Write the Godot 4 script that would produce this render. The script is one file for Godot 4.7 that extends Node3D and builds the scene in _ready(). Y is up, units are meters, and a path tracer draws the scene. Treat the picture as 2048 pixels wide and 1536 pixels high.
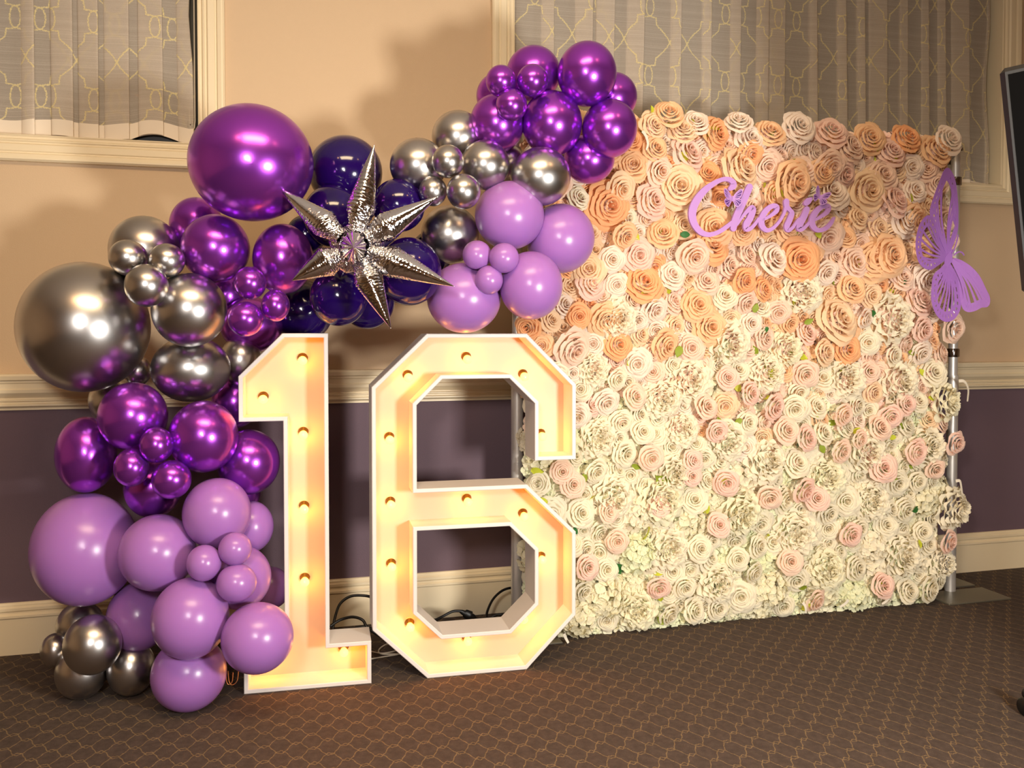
extends Node3D
# Birthday backdrop: balloon garland, lit marquee numerals, flower wall. Room axes: back wall is z = 0, x runs along it, y is up; metres.

const F := 1750.0            # focal length in pixels of the 2048 x 1536 frame
const CX := 1024.0
const CY := 702.0
const EYE := Vector3(0, 1.24, 3.68)
var cam_basis := Basis.from_euler(Vector3(deg_to_rad(-1.5), deg_to_rad(-15.0), 0))
var level_basis := Basis.from_euler(Vector3(0, deg_to_rad(-15.0), 0))
var rng := RandomNumberGenerator.new()
var M := {}
var used := {}

func _ready() -> void:
	rng.seed = 16
	set_camera()
	set_lights()
	make_materials()
	build_room()
	build_windows()
	build_backdrop_stand()
	build_flower_wall()
	build_numerals()
	build_garland()
	build_starburst()
	build_name_sign()
	build_large_butterfly()
	build_cables()
	build_screen()

# ------------------------------------------------------------------ camera and light
func set_camera() -> void:
	var cam := Camera3D.new()
	cam.name = "camera"
	cam.projection = Camera3D.PROJECTION_FRUSTUM
	cam.near = 0.05
	cam.far = 60.0
	cam.size = 1536.0 / F * cam.near
	cam.frustum_offset = Vector2(0, -(768.0 - CY) / F * cam.near)
	cam.transform = Transform3D(cam_basis, EYE)
	cam.current = true
	add_child(cam)

func set_lights() -> void:
	var env := Environment.new()
	env.background_mode = Environment.BG_COLOR
	env.background_color = Color(0.02, 0.025, 0.04)
	env.tonemap_mode = Environment.TONE_MAPPER_LINEAR
	env.tonemap_exposure = 1.0
	env.sdfgi_enabled = true
	env.ssao_enabled = true
	env.ssil_enabled = true
	var we := WorldEnvironment.new()
	we.name = "world_environment"
	we.environment = env
	add_child(we)
	# two video lights beside the camera, the ceiling panel, the warm downlights; each has its fitting in build_room()
	area_lamp("key_light", KEY_AT, KEY_TO, Vector2(0.34, 0.34), Color(1.0, 0.985, 0.95), 8.6)
	area_lamp("fill_light", FILL_AT, FILL_TO, Vector2(0.3, 0.3), Color(1.0, 0.975, 0.94), 4.4)
	area_lamp("panel_light", PANEL_AT, PANEL_AT + Vector3(0, -1, 0), Vector2(1.5, 0.7), Color(1.0, 0.87, 0.66), 7.4)
	for p in DOWN_AT:
		var s := SpotLight3D.new()
		s.name = "downlight"
		s.light_color = Color(1.0, 0.74, 0.48)
		s.light_energy = 0.8
		s.light_size = 0.05
		s.spot_range = 12.0
		s.spot_angle = 70.0
		s.spot_attenuation = 2.0
		s.shadow_enabled = true
		s.position = p + Vector3(0, -0.02, 0)
		s.rotation.x = -PI / 2
		add_child(s, true)

const KEY_AT := Vector3(1.55, 1.0, 3.45)
const KEY_TO := Vector3(1.0, 1.2, 0.3)
const FILL_AT := Vector3(-0.4, 1.75, 3.75)
const FILL_TO := Vector3(0.5, 1.2, 0.3)
const PANEL_AT := Vector3(0.2, 3.26, 2.7)
const DOWN_AT := [Vector3(-0.85, 3.27, 2.5), Vector3(1.75, 3.27, 2.5), Vector3(-1.2, 3.27, 4.4), Vector3(2.2, 3.27, 4.4), Vector3(0.5, 3.27, 5.6)]

func area_lamp(called: String, at: Vector3, to: Vector3, size: Vector2, c: Color, e: float) -> void:
	var l := AreaLight3D.new()
	l.name = called
	l.area_size = size
	l.light_color = c
	l.light_energy = e
	l.area_range = 15.0
	l.area_attenuation = 2.0
	l.shadow_enabled = true
	add_child(l, true)
	l.look_at_from_position(at, to, Vector3.UP if absf((to - at).normalized().y) < 0.9 else Vector3.FORWARD)

# ------------------------------------------------------------------ places
func ray(px: float, py: float) -> Vector3:
	return cam_basis * Vector3((px - CX) / F, -(py - CY) / F, -1.0)

func spot(px: float, py: float, depth: float) -> Vector3:   # point at a level depth before the camera
	var r := ray(px, py)
	var along := r.dot(level_basis * Vector3(0, 0, -1))
	return EYE + r * (depth / along)

func on_z(px: float, py: float, z: float) -> Vector3:       # point on a plane parallel to the back wall
	var r := ray(px, py)
	return EYE + r * ((z - EYE.z) / r.z)

func on_y(px: float, py: float, y: float) -> Vector3:       # point on a level plane
	var r := ray(px, py)
	return EYE + r * ((y - EYE.y) / r.y)

# ------------------------------------------------------------------ naming
func numbered(called: String) -> String:
	var n: int = used.get(called, 0)
	used[called] = n + 1
	return called if n == 0 else "%s_%03d" % [called, n]

func tag(o: Node, label := "", category := "", group := "", kind := "") -> Node:
	if label: o.set_meta("label", label)
	if category: o.set_meta("category", category)
	if group: o.set_meta("group", group)
	if kind: o.set_meta("kind", kind)
	return o

func thing(called: String, label: String, category: String, at := Vector3.ZERO, group := "") -> Node3D:
	var o := Node3D.new()
	o.name = numbered(called)
	o.position = at
	add_child(o)
	tag(o, label, category, group)
	return o

func part(called: String, mesh: Mesh, m: Material, parent: Node = self, at := Transform3D()) -> MeshInstance3D:
	var o := MeshInstance3D.new()
	if parent == self:
		o.name = numbered(called)
	else:
		var k := "%d/%s" % [parent.get_instance_id(), called]
		var n: int = used.get(k, 0)
		used[k] = n + 1
		o.name = called if n == 0 else "%s_%03d" % [called, n]
	o.mesh = mesh
	if m: o.material_override = m
	o.transform = at
	parent.add_child(o, true)
	return o

func structure(called: String, mesh: Mesh, m: Material, label := "") -> MeshInstance3D:
	var o := part(called, mesh, m)
	o.set_meta("kind", "structure")
	if label: o.set_meta("label", label)
	return o

# ------------------------------------------------------------------ mesh builder (counter-clockwise inside, turned on commit)
class MB:
	var v := PackedVector3Array()
	var uv := PackedVector2Array()
	var ix := PackedInt32Array()
	func pt(p: Vector3, t := Vector2.ZERO) -> int:
		v.append(p)
		uv.append(t)
		return v.size() - 1
	func tri(a: int, b: int, c: int) -> void:
		ix.append(a); ix.append(b); ix.append(c)
	func quad(a: Vector3, b: Vector3, c: Vector3, d: Vector3) -> void:
		var i := pt(a, Vector2(0, 0)); pt(b, Vector2(1, 0)); pt(c, Vector2(1, 1)); pt(d, Vector2(0, 1))
		tri(i, i + 1, i + 2); tri(i, i + 2, i + 3)
	func tri3(a: Vector3, b: Vector3, c: Vector3) -> void:
		var i := pt(a); pt(b); pt(c)
		tri(i, i + 1, i + 2)
	func box(lo: Vector3, hi: Vector3) -> void:
		var x := [lo.x, hi.x]; var y := [lo.y, hi.y]; var z := [lo.z, hi.z]
		var p := func(i, j, k): return Vector3(x[i], y[j], z[k])
		quad(p.call(0, 0, 1), p.call(1, 0, 1), p.call(1, 1, 1), p.call(0, 1, 1))
		quad(p.call(1, 0, 0), p.call(0, 0, 0), p.call(0, 1, 0), p.call(1, 1, 0))
		quad(p.call(1, 0, 1), p.call(1, 0, 0), p.call(1, 1, 0), p.call(1, 1, 1))
		quad(p.call(0, 0, 0), p.call(0, 0, 1), p.call(0, 1, 1), p.call(0, 1, 0))
		quad(p.call(0, 1, 1), p.call(1, 1, 1), p.call(1, 1, 0), p.call(0, 1, 0))
		quad(p.call(0, 0, 0), p.call(1, 0, 0), p.call(1, 0, 1), p.call(0, 0, 1))
	func bevel_box(lo: Vector3, hi: Vector3, b: float) -> void:
		# box with chamfered edges: six faces, twelve edge strips, eight corner triangles
		var c := (lo + hi) / 2; var h := (hi - lo) / 2
		for ax in 3:
			for s in [-1.0, 1.0]:
				var u := (ax + 1) % 3; var w := (ax + 2) % 3
				var q := []
				for k in [[-1, -1], [1, -1], [1, 1], [-1, 1]]:
					var p := c
					p[ax] += s * h[ax]; p[u] += k[0] * (h[u] - b); p[w] += k[1] * (h[w] - b)
					q.append(p)
				if s > 0: quad(q[0], q[1], q[2], q[3])
				else: quad(q[3], q[2], q[1], q[0])
		for ax in 3:
			var u := (ax + 1) % 3; var w := (ax + 2) % 3
			for su in [-1.0, 1.0]:
				for sw in [-1.0, 1.0]:
					var a := c; var d := c
					a[u] += su * h[u]; a[w] += sw * (h[w] - b)
					d[u] += su * (h[u] - b); d[w] += sw * h[w]
					var a0 := a; var a1 := a; var d0 := d; var d1 := d
					a0[ax] -= h[ax] - b; a1[ax] += h[ax] - b; d0[ax] -= h[ax] - b; d1[ax] += h[ax] - b
					if su * sw > 0: quad(a0, d0, d1, a1)
					else: quad(a1, d1, d0, a0)
		for sx in [-1.0, 1.0]:
			for sy in [-1.0, 1.0]:
				for sz in [-1.0, 1.0]:
					var p := c + Vector3(sx * h.x, sy * (h.y - b), sz * (h.z - b))
					var q := c + Vector3(sx * (h.x - b), sy * h.y, sz * (h.z - b))
					var r := c + Vector3(sx * (h.x - b), sy * (h.y - b), sz * h.z)
					if sx * sy * sz > 0: tri3(p, q, r)
					else: tri3(p, r, q)
	func grid(rows: Array, wrap := false, us := 1.0, vs := 1.0) -> void:   # rows of points; shared corners give smooth shading
		var n: int = rows[0].size()
		var first := v.size()
		for j in rows.size():
			for i in n:
				pt(rows[j][i], Vector2(us * i / (n - 1), vs * j / (rows.size() - 1)))
		for j in rows.size() - 1:
			for i in (n if wrap else n - 1):
				var a := first + j * n + i
				var b := first + j * n + (i + 1) % n
				tri(a, b, b + n); tri(a, b + n, a + n)
	func tube(path: Array, r: float, sides := 8, ends := true) -> void:
		var rows := []
		var side := Vector3.ZERO
		for j in path.size():
			var t: Vector3 = (path[mini(j + 1, path.size() - 1)] - path[maxi(j - 1, 0)]).normalized()
			if side == Vector3.ZERO:
				side = t.cross(Vector3.UP if absf(t.y) < 0.9 else Vector3.RIGHT).normalized()
			side = (side - t * side.dot(t)).normalized()
			var up := side.cross(t)
			var row := []
			for i in sides:
				var a := TAU * i / sides
				row.append(path[j] + (side * cos(a) - up * sin(a)) * r)
			rows.append(row)
		grid(rows, true)
		if ends:
			for e in [0, rows.size() - 1]:
				var m := pt(path[e])
				var f := v.size()
				for p in rows[e]: pt(p)
				for i in sides:
					if e: tri(m, f + i, f + (i + 1) % sides)
					else: tri(m, f + (i + 1) % sides, f + i)
	func lathe(profile: Array, axis: int, sides := 24) -> void:   # profile of (radius, height along the axis)
		var rows := []
		for p in profile:
			var row := []
			for i in sides:
				var a := TAU * i / sides
				var q := Vector3.ZERO
				q[axis] = p.y
				q[(axis + 1) % 3] = cos(a) * p.x
				q[(axis + 2) % 3] = sin(a) * p.x
				row.append(q)
			rows.append(row)
		grid(rows, true)
	func ribbon(path: Array, widths: Array, normal: Vector3, thick: float, caps := true) -> void:
		# a flat band with round ends, cut from a sheet: front face, back face and edges
		var l := []; var r := []
		var n := path.size()
		for i in n:
			var t: Vector3 = (path[mini(i + 1, n - 1)] - path[maxi(i - 1, 0)]).normalized()
			var s: Vector3 = normal.cross(t).normalized() * (widths[i] / 2)
			l.append(path[i] + s); r.append(path[i] - s)
		var outline := []
		outline.append_array(r)
		if caps: outline.append_array(arc(path[n - 1], r[n - 1], l[n - 1], normal))
		for i in range(n - 1, -1, -1): outline.append(l[i])
		if caps: outline.append_array(arc(path[0], l[0], r[0], normal))
		var back := normal * -thick
		var bl := []; var br := []
		for p in l: bl.append(p + back)
		for p in r: br.append(p + back)
		strip(l, r)
		strip(br, bl)
		if caps:
			for e in [[path[n - 1], r[n - 1], l[n - 1]], [path[0], l[0], r[0]]]:
				var a := arc(e[0], e[1], e[2], normal)
				a.push_front(e[1]); a.append(e[2])
				for i in a.size() - 1:
					tri3(e[0], a[i], a[i + 1])
					tri3(e[0] + back, a[i + 1] + back, a[i] + back)
		for i in outline.size():
			var a: Vector3 = outline[i]; var b: Vector3 = outline[(i + 1) % outline.size()]
			quad(a + back, b + back, b, a)
	func strip(l: Array, r: Array) -> void:
		for i in l.size() - 1: quad(r[i], r[i + 1], l[i + 1], l[i])
	func arc(c: Vector3, a: Vector3, b: Vector3, normal: Vector3) -> Array:
		var o := []
		for i in range(1, 6): o.append(c + (a - c).rotated(normal, PI * i / 6.0))
		return o
	func done(mesh: ArrayMesh = null) -> ArrayMesh:
		var nn := PackedVector3Array()
		nn.resize(v.size())
		for k in range(0, ix.size(), 3):
			var c := (v[ix[k + 1]] - v[ix[k]]).cross(v[ix[k + 2]] - v[ix[k]])
			for j in 3: nn[ix[k + j]] += c
		for i in nn.size(): nn[i] = nn[i].normalized() if nn[i].length_squared() > 0 else Vector3.UP
		var flip := PackedInt32Array()
		flip.resize(ix.size())
		for k in range(0, ix.size(), 3):
			flip[k] = ix[k]; flip[k + 1] = ix[k + 2]; flip[k + 2] = ix[k + 1]
		var a := []
		a.resize(Mesh.ARRAY_MAX)
		a[Mesh.ARRAY_VERTEX] = v; a[Mesh.ARRAY_NORMAL] = nn; a[Mesh.ARRAY_TEX_UV] = uv; a[Mesh.ARRAY_INDEX] = flip
		var m := mesh if mesh else ArrayMesh.new()
		m.add_surface_from_arrays(Mesh.PRIMITIVE_TRIANGLES, a)
		return m

func smooth(pts: Array, per := 8) -> Array:   # Catmull-Rom through points (Vector2 or Vector3)
	var o := []
	for i in pts.size() - 1:
		var a = pts[maxi(i - 1, 0)]; var b = pts[i]; var c = pts[i + 1]; var d = pts[mini(i + 2, pts.size() - 1)]
		for k in per: o.append(b.cubic_interpolate(c, a, d, float(k) / per))
	o.append(pts[-1])
	return o

# ------------------------------------------------------------------ materials
func mat(c: Color, rough := 0.6, metal := 0.0) -> StandardMaterial3D:
	var m := StandardMaterial3D.new()
	m.albedo_color = c
	m.roughness = rough
	m.metallic = metal
	return m

func noise_tex(freq: float, lo: Color, hi: Color, bump := false, size := 512, kind := FastNoiseLite.TYPE_SIMPLEX_SMOOTH) -> NoiseTexture2D:
	var n := FastNoiseLite.new()
	n.seed = 7
	n.frequency = freq
	n.noise_type = kind
	var t := NoiseTexture2D.new()
	t.noise = n
	t.width = size
	t.height = size
	t.seamless = true
	if bump:
		t.as_normal_map = true
		t.bump_strength = 4.0
	else:
		var g := Gradient.new()
		g.set_color(0, lo)
		g.set_color(1, hi)
		t.color_ramp = g
	return t

func make_materials() -> void:
	M.wall = mat(Color(0.80, 0.69, 0.56), 0.75)
	M.wall.normal_enabled = true
	M.wall.normal_texture = noise_tex(0.12, Color.BLACK, Color.WHITE, true)
	M.wall.normal_scale = 0.12
	M.wall.uv1_triplanar = true
	M.wall.uv1_world_triplanar = true
	M.wall.uv1_scale = Vector3(3, 3, 3)
	M.dado = M.wall.duplicate()
	M.dado.albedo_color = Color(0.40, 0.32, 0.36)
	M.ceiling = mat(Color(0.86, 0.82, 0.76), 0.9)
	M.trim = mat(Color(0.90, 0.83, 0.70), 0.4)
	M.carpet = mat(Color.WHITE, 0.95)
	M.carpet.albedo_texture = carpet_texture()
	M.carpet.uv1_scale = Vector3(1, 1, 1)
	M.carpet.normal_enabled = true
	M.carpet.normal_texture = noise_tex(0.5, Color.BLACK, Color.WHITE, true)
	M.carpet.normal_scale = 0.6
	M.carpet.detail_enabled = true
	M.carpet.detail_blend_mode = BaseMaterial3D.BLEND_MODE_MUL
	M.carpet.detail_albedo = noise_tex(0.02, Color(0.80, 0.78, 0.76), Color(1, 1, 1))
	M.carpet.detail_uv_layer = BaseMaterial3D.DETAIL_UV_1
	M.purple = mat(Color(0.64, 0.28, 0.80), 0.24, 0.88)
	M.silver = mat(Color(0.74, 0.73, 0.73), 0.29, 1.0)
	M.lavender = mat(Color(0.61, 0.41, 0.70), 0.28)
	M.lavender.subsurf_scatter_enabled = true
	M.lavender.subsurf_scatter_strength = 0.12
	M.indigo = mat(Color(0.105, 0.02, 0.29), 0.12)
	M.foil = mat(Color(0.82, 0.82, 0.85), 0.07, 1.0)
	M.foil.normal_enabled = true
	M.foil.normal_texture = noise_tex(0.02, Color.BLACK, Color.WHITE, true)
	M.foil.normal_scale = 0.35
	M.paint = mat(Color(0.85, 0.82, 0.80), 0.5)
	M.inside = mat(Color(0.82, 0.70, 0.60), 0.5)
	M.socket = mat(Color(0.45, 0.36, 0.16), 0.35, 0.8)
	M.bulb = mat(Color(1.0, 0.85, 0.5), 0.1)
	M.bulb.emission_enabled = true
	M.bulb.emission = Color(1.0, 0.72, 0.30)
	M.bulb.emission_energy_multiplier = 4.0
	M.lilac = mat(Color(0.74, 0.55, 0.82), 0.55)
	M.violet = mat(Color(0.36, 0.20, 0.50), 0.6)
	M.lilac_dark = mat(Color(0.62, 0.42, 0.74), 0.6)
	M.pole = mat(Color(0.82, 0.80, 0.78), 0.38, 0.55)
	M.collar = mat(Color(0.62, 0.60, 0.60), 0.12, 1.0)
	M.plate = mat(Color(0.50, 0.48, 0.42), 0.4, 0.6)
	M.cable = mat(Color(0.03, 0.025, 0.025), 0.45)
	M.white_wire = mat(Color(0.85, 0.8, 0.72), 0.5)
	M.copper = mat(Color(0.9, 0.66, 0.42), 0.3, 0.9)
	M.dark_frame = mat(Color(0.08, 0.065, 0.055), 0.4)
	M.glass = mat(Color(0.9, 0.95, 0.95, 0.06), 0.02)
	M.glass.transparency = BaseMaterial3D.TRANSPARENCY_ALPHA
	M.curtain = mat(Color.WHITE, 0.95)
	M.curtain.albedo_texture = curtain_texture()
	M.curtain.transparency = BaseMaterial3D.TRANSPARENCY_ALPHA
	M.curtain.backlight_enabled = true
	M.curtain.backlight = Color(0.25, 0.23, 0.2)
	M.hem = mat(Color(0.90, 0.84, 0.76), 0.9)
	M.screen = mat(Color(0.012, 0.01, 0.012), 0.6)
	M.screen.metallic_specular = 0.15
	M.bezel = mat(Color(0.05, 0.045, 0.06), 0.5)
	M.lamp_glow = mat(Color(1, 1, 1), 0.5)
	M.lamp_glow.emission_enabled = true
	M.lamp_glow.emission = Color(1.0, 0.9, 0.75)
	M.lamp_glow.emission_energy_multiplier = 3.0
	M.warm_glow = mat(Color(1, 1, 1), 0.5)
	M.warm_glow.emission_enabled = true
	M.warm_glow.emission = Color(1.0, 0.6, 0.3)
	M.warm_glow.emission_energy_multiplier = 8.0
	M.panel_back = mat(Color(0.92, 0.88, 0.78), 0.9)
	M.ribbon = mat(Color(0.93, 0.89, 0.82), 0.6)
	for k in PETALS:
		M[k] = mat(PETALS[k], 0.85)
		M[k].backlight_enabled = true
		M[k].backlight = PETALS[k] * 0.75
	for k in ["leaf", "lime", "deep_leaf"]:
		M[k] = mat({"leaf": Color(0.52, 0.58, 0.14), "lime": Color(0.74, 0.76, 0.20), "deep_leaf": Color(0.14, 0.40, 0.16)}[k], 0.6)
		M[k].backlight_enabled = true
		M[k].backlight = Color(0.15, 0.18, 0.04)

const PETALS := {
	"tangerine": Color(0.98, 0.74, 0.53), "peach": Color(0.98, 0.81, 0.63), "apricot": Color(0.98, 0.86, 0.71), "blush": Color(0.98, 0.86, 0.77),
	"pink": Color(0.98, 0.84, 0.77), "shell": Color(0.98, 0.91, 0.84), "ivory": Color(0.96, 0.92, 0.82), "cream": Color(0.95, 0.92, 0.80), "pistachio": Color(0.92, 0.92, 0.78),
}

func stamp(im: Image, p: Vector2, r: float, c: Color) -> void:
	var w := im.get_width(); var h := im.get_height()
	for y in range(int(floor(p.y - r)), int(ceil(p.y + r)) + 1):
		for x in range(int(floor(p.x - r)), int(ceil(p.x + r)) + 1):
			var a := clampf(r - Vector2(x, y).distance_to(p) + 0.5, 0, 1)
			if a > 0.0:
				var xx := posmod(x, w); var yy := posmod(y, h)
				im.set_pixel(xx, yy, im.get_pixel(xx, yy).lerp(c, a))

func carpet_texture() -> ImageTexture:
	var n := 512
	var im := Image.create(n, n, false, Image.FORMAT_RGBA8)
	var r := RandomNumberGenerator.new()
	r.seed = 3
	for y in n:
		for x in n:
			var k := r.randf_range(0.86, 1.14)
			im.set_pixel(x, y, Color(0.29 * k, 0.232 * k, 0.20 * k))
	# ogee lattice: strands that swing up and down and cross in small loops; 4 cells across, 4 strand pairs down
	var w := n / 4.0; var p := n / 8.0
	for k in 8:
		var s := 1.0 if k % 2 == 0 else -1.0
		for i in n * 2:
			var x := i / 2.0
			var t := TAU * x / w
			var g := cos(t) - 0.02 * cos(3 * t) + 0.07 * sin(6 * t + k) + 0.05 * sin(3.0 * TAU * x / n + k * 2.1)
			var y := (k + 0.5) * p + s * p * 0.67 * g
			stamp(im, Vector2(x + r.randf_range(-0.8, 0.8), y + r.randf_range(-1.0, 1.0)), r.randf_range(1.2, 2.4), Color(0.58, 0.475, 0.31).lerp(Color(0.40, 0.33, 0.25), r.randf()))
	return ImageTexture.create_from_image(im)

func curtain_texture() -> ImageTexture:
	var w := 384; var h := 576          # 0.20 m by 0.30 m of cloth
	var im := Image.create(w, h, false, Image.FORMAT_RGBA8)
	var r := RandomNumberGenerator.new()
	r.seed = 5
	for y in h:
		var row := r.randf_range(0.93, 1.05)
		for x in w:
			var k := row * r.randf_range(0.95, 1.05)
			im.set_pixel(x, y, Color(0.84 * k, 0.78 * k, 0.71 * k, clampf(0.52 + 0.6 * (k - 1.0), 0.35, 0.85)))
	# embroidered trellis: an upright oval, fretted shoulders and long curves that cross half a repeat away
	var paths := []
	for sx in [-1.0, 1.0]:
		for sy in [-1.0, 1.0]:
			paths.append([Vector2(0, 0.135 * sy), Vector2(0.07 * sx, 0.15 * sy), Vector2(0.16 * sx, 0.155 * sy), Vector2(0.165 * sx, 0.21 * sy), Vector2(0.18 * sx, 0.26 * sy), Vector2(0.33 * sx, 0.345 * sy), Vector2(0.44 * sx, 0.43 * sy), Vector2(0.53 * sx, 0.53 * sy)])
	var oval := []
	for i in 33: oval.append(Vector2(0.095 * sin(TAU * i / 32), 0.14 * cos(TAU * i / 32)))
	paths.append(oval)
	for p in paths:
		for i in p.size() - 1:
			var a: Vector2 = p[i] * Vector2(w, h); var b: Vector2 = p[i + 1] * Vector2(w, h)
			var n := int(a.distance_to(b) / 1.5) + 1
			for k in n:
				var q := a.lerp(b, float(k) / n) + Vector2(w * 0.5, h * 0.5) + Vector2(r.randf_range(-4.5, 4.5), r.randf_range(-4.5, 4.5))
				stamp(im, q, r.randf_range(1.6, 4.0), Color(0.88, 0.81, 0.60, r.randf_range(0.7, 0.95)))
	return ImageTexture.create_from_image(im)

# ------------------------------------------------------------------ the room
const X0 := -4.0
const X1 := 6.0
const Z1 := 7.0
const TOP := 3.3
const WIN := [[-2.86, -0.293], [0.993, 3.56]]   # openings along the wall
const WIN_LOW := 1.965
const WIN_HIGH := 3.0

func build_room() -> void:
	var mb := MB.new()
	var i := mb.pt(Vector3(X0, 0, Z1), Vector2(X0, Z1)); mb.pt(Vector3(X1, 0, Z1), Vector2(X1, Z1)); mb.pt(Vector3(X1, 0, -0.2), Vector2(X1, -0.2)); mb.pt(Vector3(X0, 0, -0.2), Vector2(X0, -0.2))
	for k in 4: mb.uv[i + k] = mb.uv[i + k] / 0.37
	mb.tri(i, i + 1, i + 2); mb.tri(i, i + 2, i + 3)
	mb.box(Vector3(X0, -0.15, -0.2), Vector3(X1, -0.002, Z1))
	structure("floor", mb.done(), M.carpet, "brown patterned carpet with a thin gold lattice")
	mb = MB.new()
	mb.box(Vector3(X0, TOP, -0.2), Vector3(X1, TOP + 0.15, Z1))
	structure("ceiling", mb.done(), M.ceiling, "plain off-white ceiling above the room")
	# back wall: upper paint and lower paint are two surfaces of one wall
	mb = MB.new()
	var zb := -0.2
	var rail := 0.95
	mb.box(Vector3(X0, rail, zb), Vector3(X1, WIN_LOW, 0))
	mb.box(Vector3(X0, WIN_HIGH, zb), Vector3(X1, TOP, 0))
	var edges := [X0, WIN[0][0], WIN[0][1], WIN[1][0], WIN[1][1], X1]
	for k in [0, 2, 4]: mb.box(Vector3(edges[k], WIN_LOW, zb), Vector3(edges[k + 1], WIN_HIGH, 0))
	var lower := MB.new()
	lower.box(Vector3(X0, 0, zb), Vector3(X1, rail, 0))
	var mesh := mb.done()
	lower.done(mesh)
	mesh.surface_set_material(0, M.wall)
	mesh.surface_set_material(1, M.dado)
	structure("wall_back", mesh, null, "beige wall above the rail, dark plum grey below")
	for s in [["wall_left", Vector3(X0 - 0.15, 0, -0.2), Vector3(X0, TOP, Z1)], ["wall_right", Vector3(X1, 0, -0.2), Vector3(X1 + 0.15, TOP, Z1)], ["wall_front", Vector3(X0, 0, Z1), Vector3(X1, TOP, Z1 + 0.15)]]:
		mb = MB.new()
		mb.box(s[1], s[2])
		structure(s[0], mb.done(), M.wall, "plain beige wall of the room")
	# mouldings along the back wall
	var base_profile := [Vector2(0, 0.0), Vector2(0.016, 0.0), Vector2(0.016, 0.138), Vector2(0.021, 0.142), Vector2(0.021, 0.150), Vector2(0.012, 0.157), Vector2(0.012, 0.163), Vector2(0.017, 0.168), Vector2(0.017, 0.178), Vector2(0.010, 0.184), Vector2(0.010, 0.189), Vector2(0.006, 0.195), Vector2(0, 0.197)]
	structure("baseboard_back", extrude_x(base_profile, X0, X1), M.trim, "cream moulded baseboard along the plum wall")
	var rail_profile := [Vector2(0, 0.93), Vector2(0.012, 0.93), Vector2(0.012, 0.938), Vector2(0.026, 0.946), Vector2(0.026, 0.952), Vector2(0.018, 0.956), Vector2(0.018, 0.961), Vector2(0.024, 0.965), Vector2(0.024, 0.969), Vector2(0.016, 0.972), Vector2(0.016, 0.976), Vector2(0.02, 0.979), Vector2(0.036, 0.996), Vector2(0.038, 1.008), Vector2(0.032, 1.012), Vector2(0.034, 1.03), Vector2(0.038, 1.036), Vector2(0.038, 1.041), Vector2(0.046, 1.046), Vector2(0.048, 1.06), Vector2(0.044, 1.067), Vector2(0, 1.068)]
	structure("trim_1", extrude_x(rail_profile, X0, X1), M.trim, "cream moulded chair rail between beige and plum paint")
	# lamps of the room, all outside the frame
	var t := thing("ceiling_light", "wide white ceiling light panel over the backdrop", "ceiling light", PANEL_AT)
	mb = MB.new(); mb.bevel_box(Vector3(-0.8, 0.012, -0.4), Vector3(0.8, 0.04, 0.4), 0.01)
	part("frame", mb.done(), M.paint, t)
	mb = MB.new(); mb.box(Vector3(-0.75, 0.004, -0.35), Vector3(0.75, 0.012, 0.35))
	part("diffuser", mb.done(), M.lamp_glow, t)
	var where := ["over the left end of the backdrop", "over the right end of the backdrop", "at the left behind the camera", "at the right behind the camera", "far behind the camera"]
	for k in DOWN_AT.size():
		t = thing("ceiling_downlight", "small warm round ceiling downlight " + where[k], "downlight", DOWN_AT[k], "warm ceiling downlights")
		mb = MB.new()
		mb.lathe([Vector2(0.05, 0.03), Vector2(0.075, 0.03), Vector2(0.075, 0.015), Vector2(0.062, 0.008), Vector2(0.05, 0.012), Vector2(0.05, 0.03)], 1, 28)
		part("trim_ring", mb.done(), M.paint, t)
		mb = MB.new()
		mb.lathe([Vector2(0.0, 0.014), Vector2(0.05, 0.014), Vector2(0.05, 0.026), Vector2(0, 0.026)], 1, 28)
		part("light_disc", mb.done(), M.warm_glow, t)
	for k in [[KEY_AT, KEY_TO, 0.34, "square video light on a stand right of the camera"], [FILL_AT, FILL_TO, 0.3, "square video light on a stand left of the camera"]]:
		var at: Vector3 = k[0]
		t = thing("video_light", k[3], "light", Vector3(at.x, 0, at.z))
		var turn := Transform3D(Basis.looking_at(k[1] - at), Vector3(0, at.y, 0))
		var hs: float = k[2] / 2
		mb = MB.new(); mb.bevel_box(Vector3(-hs - 0.02, -hs - 0.02, 0.02), Vector3(hs + 0.02, hs + 0.02, 0.06), 0.008)
		part("housing", mb.done(), M.bezel, t, turn)
		mb = MB.new(); mb.box(Vector3(-hs, -hs, 0.008), Vector3(hs, hs, 0.018))
		part("light_panel", mb.done(), M.lamp_glow, t, turn)
		mb = MB.new(); mb.tube([Vector3(0, 0.25, 0.05), Vector3(0, at.y - 0.1, 0.05)], 0.014)
		part("pole", mb.done(), M.bezel, t)
		for a in 3:
			mb = MB.new(); mb.tube([Vector3(0, 0.45, 0.05), Vector3(sin(a * TAU / 3 + 1.0) * 0.35, 0.01, 0.05 + cos(a * TAU / 3 + 1.0) * 0.35)], 0.01)
			part("leg", mb.done(), M.bezel, t)

func extrude_x(profile: Array, x0: float, x1: float) -> ArrayMesh:   # profile of (out from the wall, height)
	var mb := MB.new()
	for i in profile.size() - 1:
		var a: Vector2 = profile[i]; var b: Vector2 = profile[i + 1]
		mb.quad(Vector3(x0, a.y, a.x), Vector3(x1, a.y, a.x), Vector3(x1, b.y, b.x), Vector3(x0, b.y, b.x))
	return mb.done()

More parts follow.
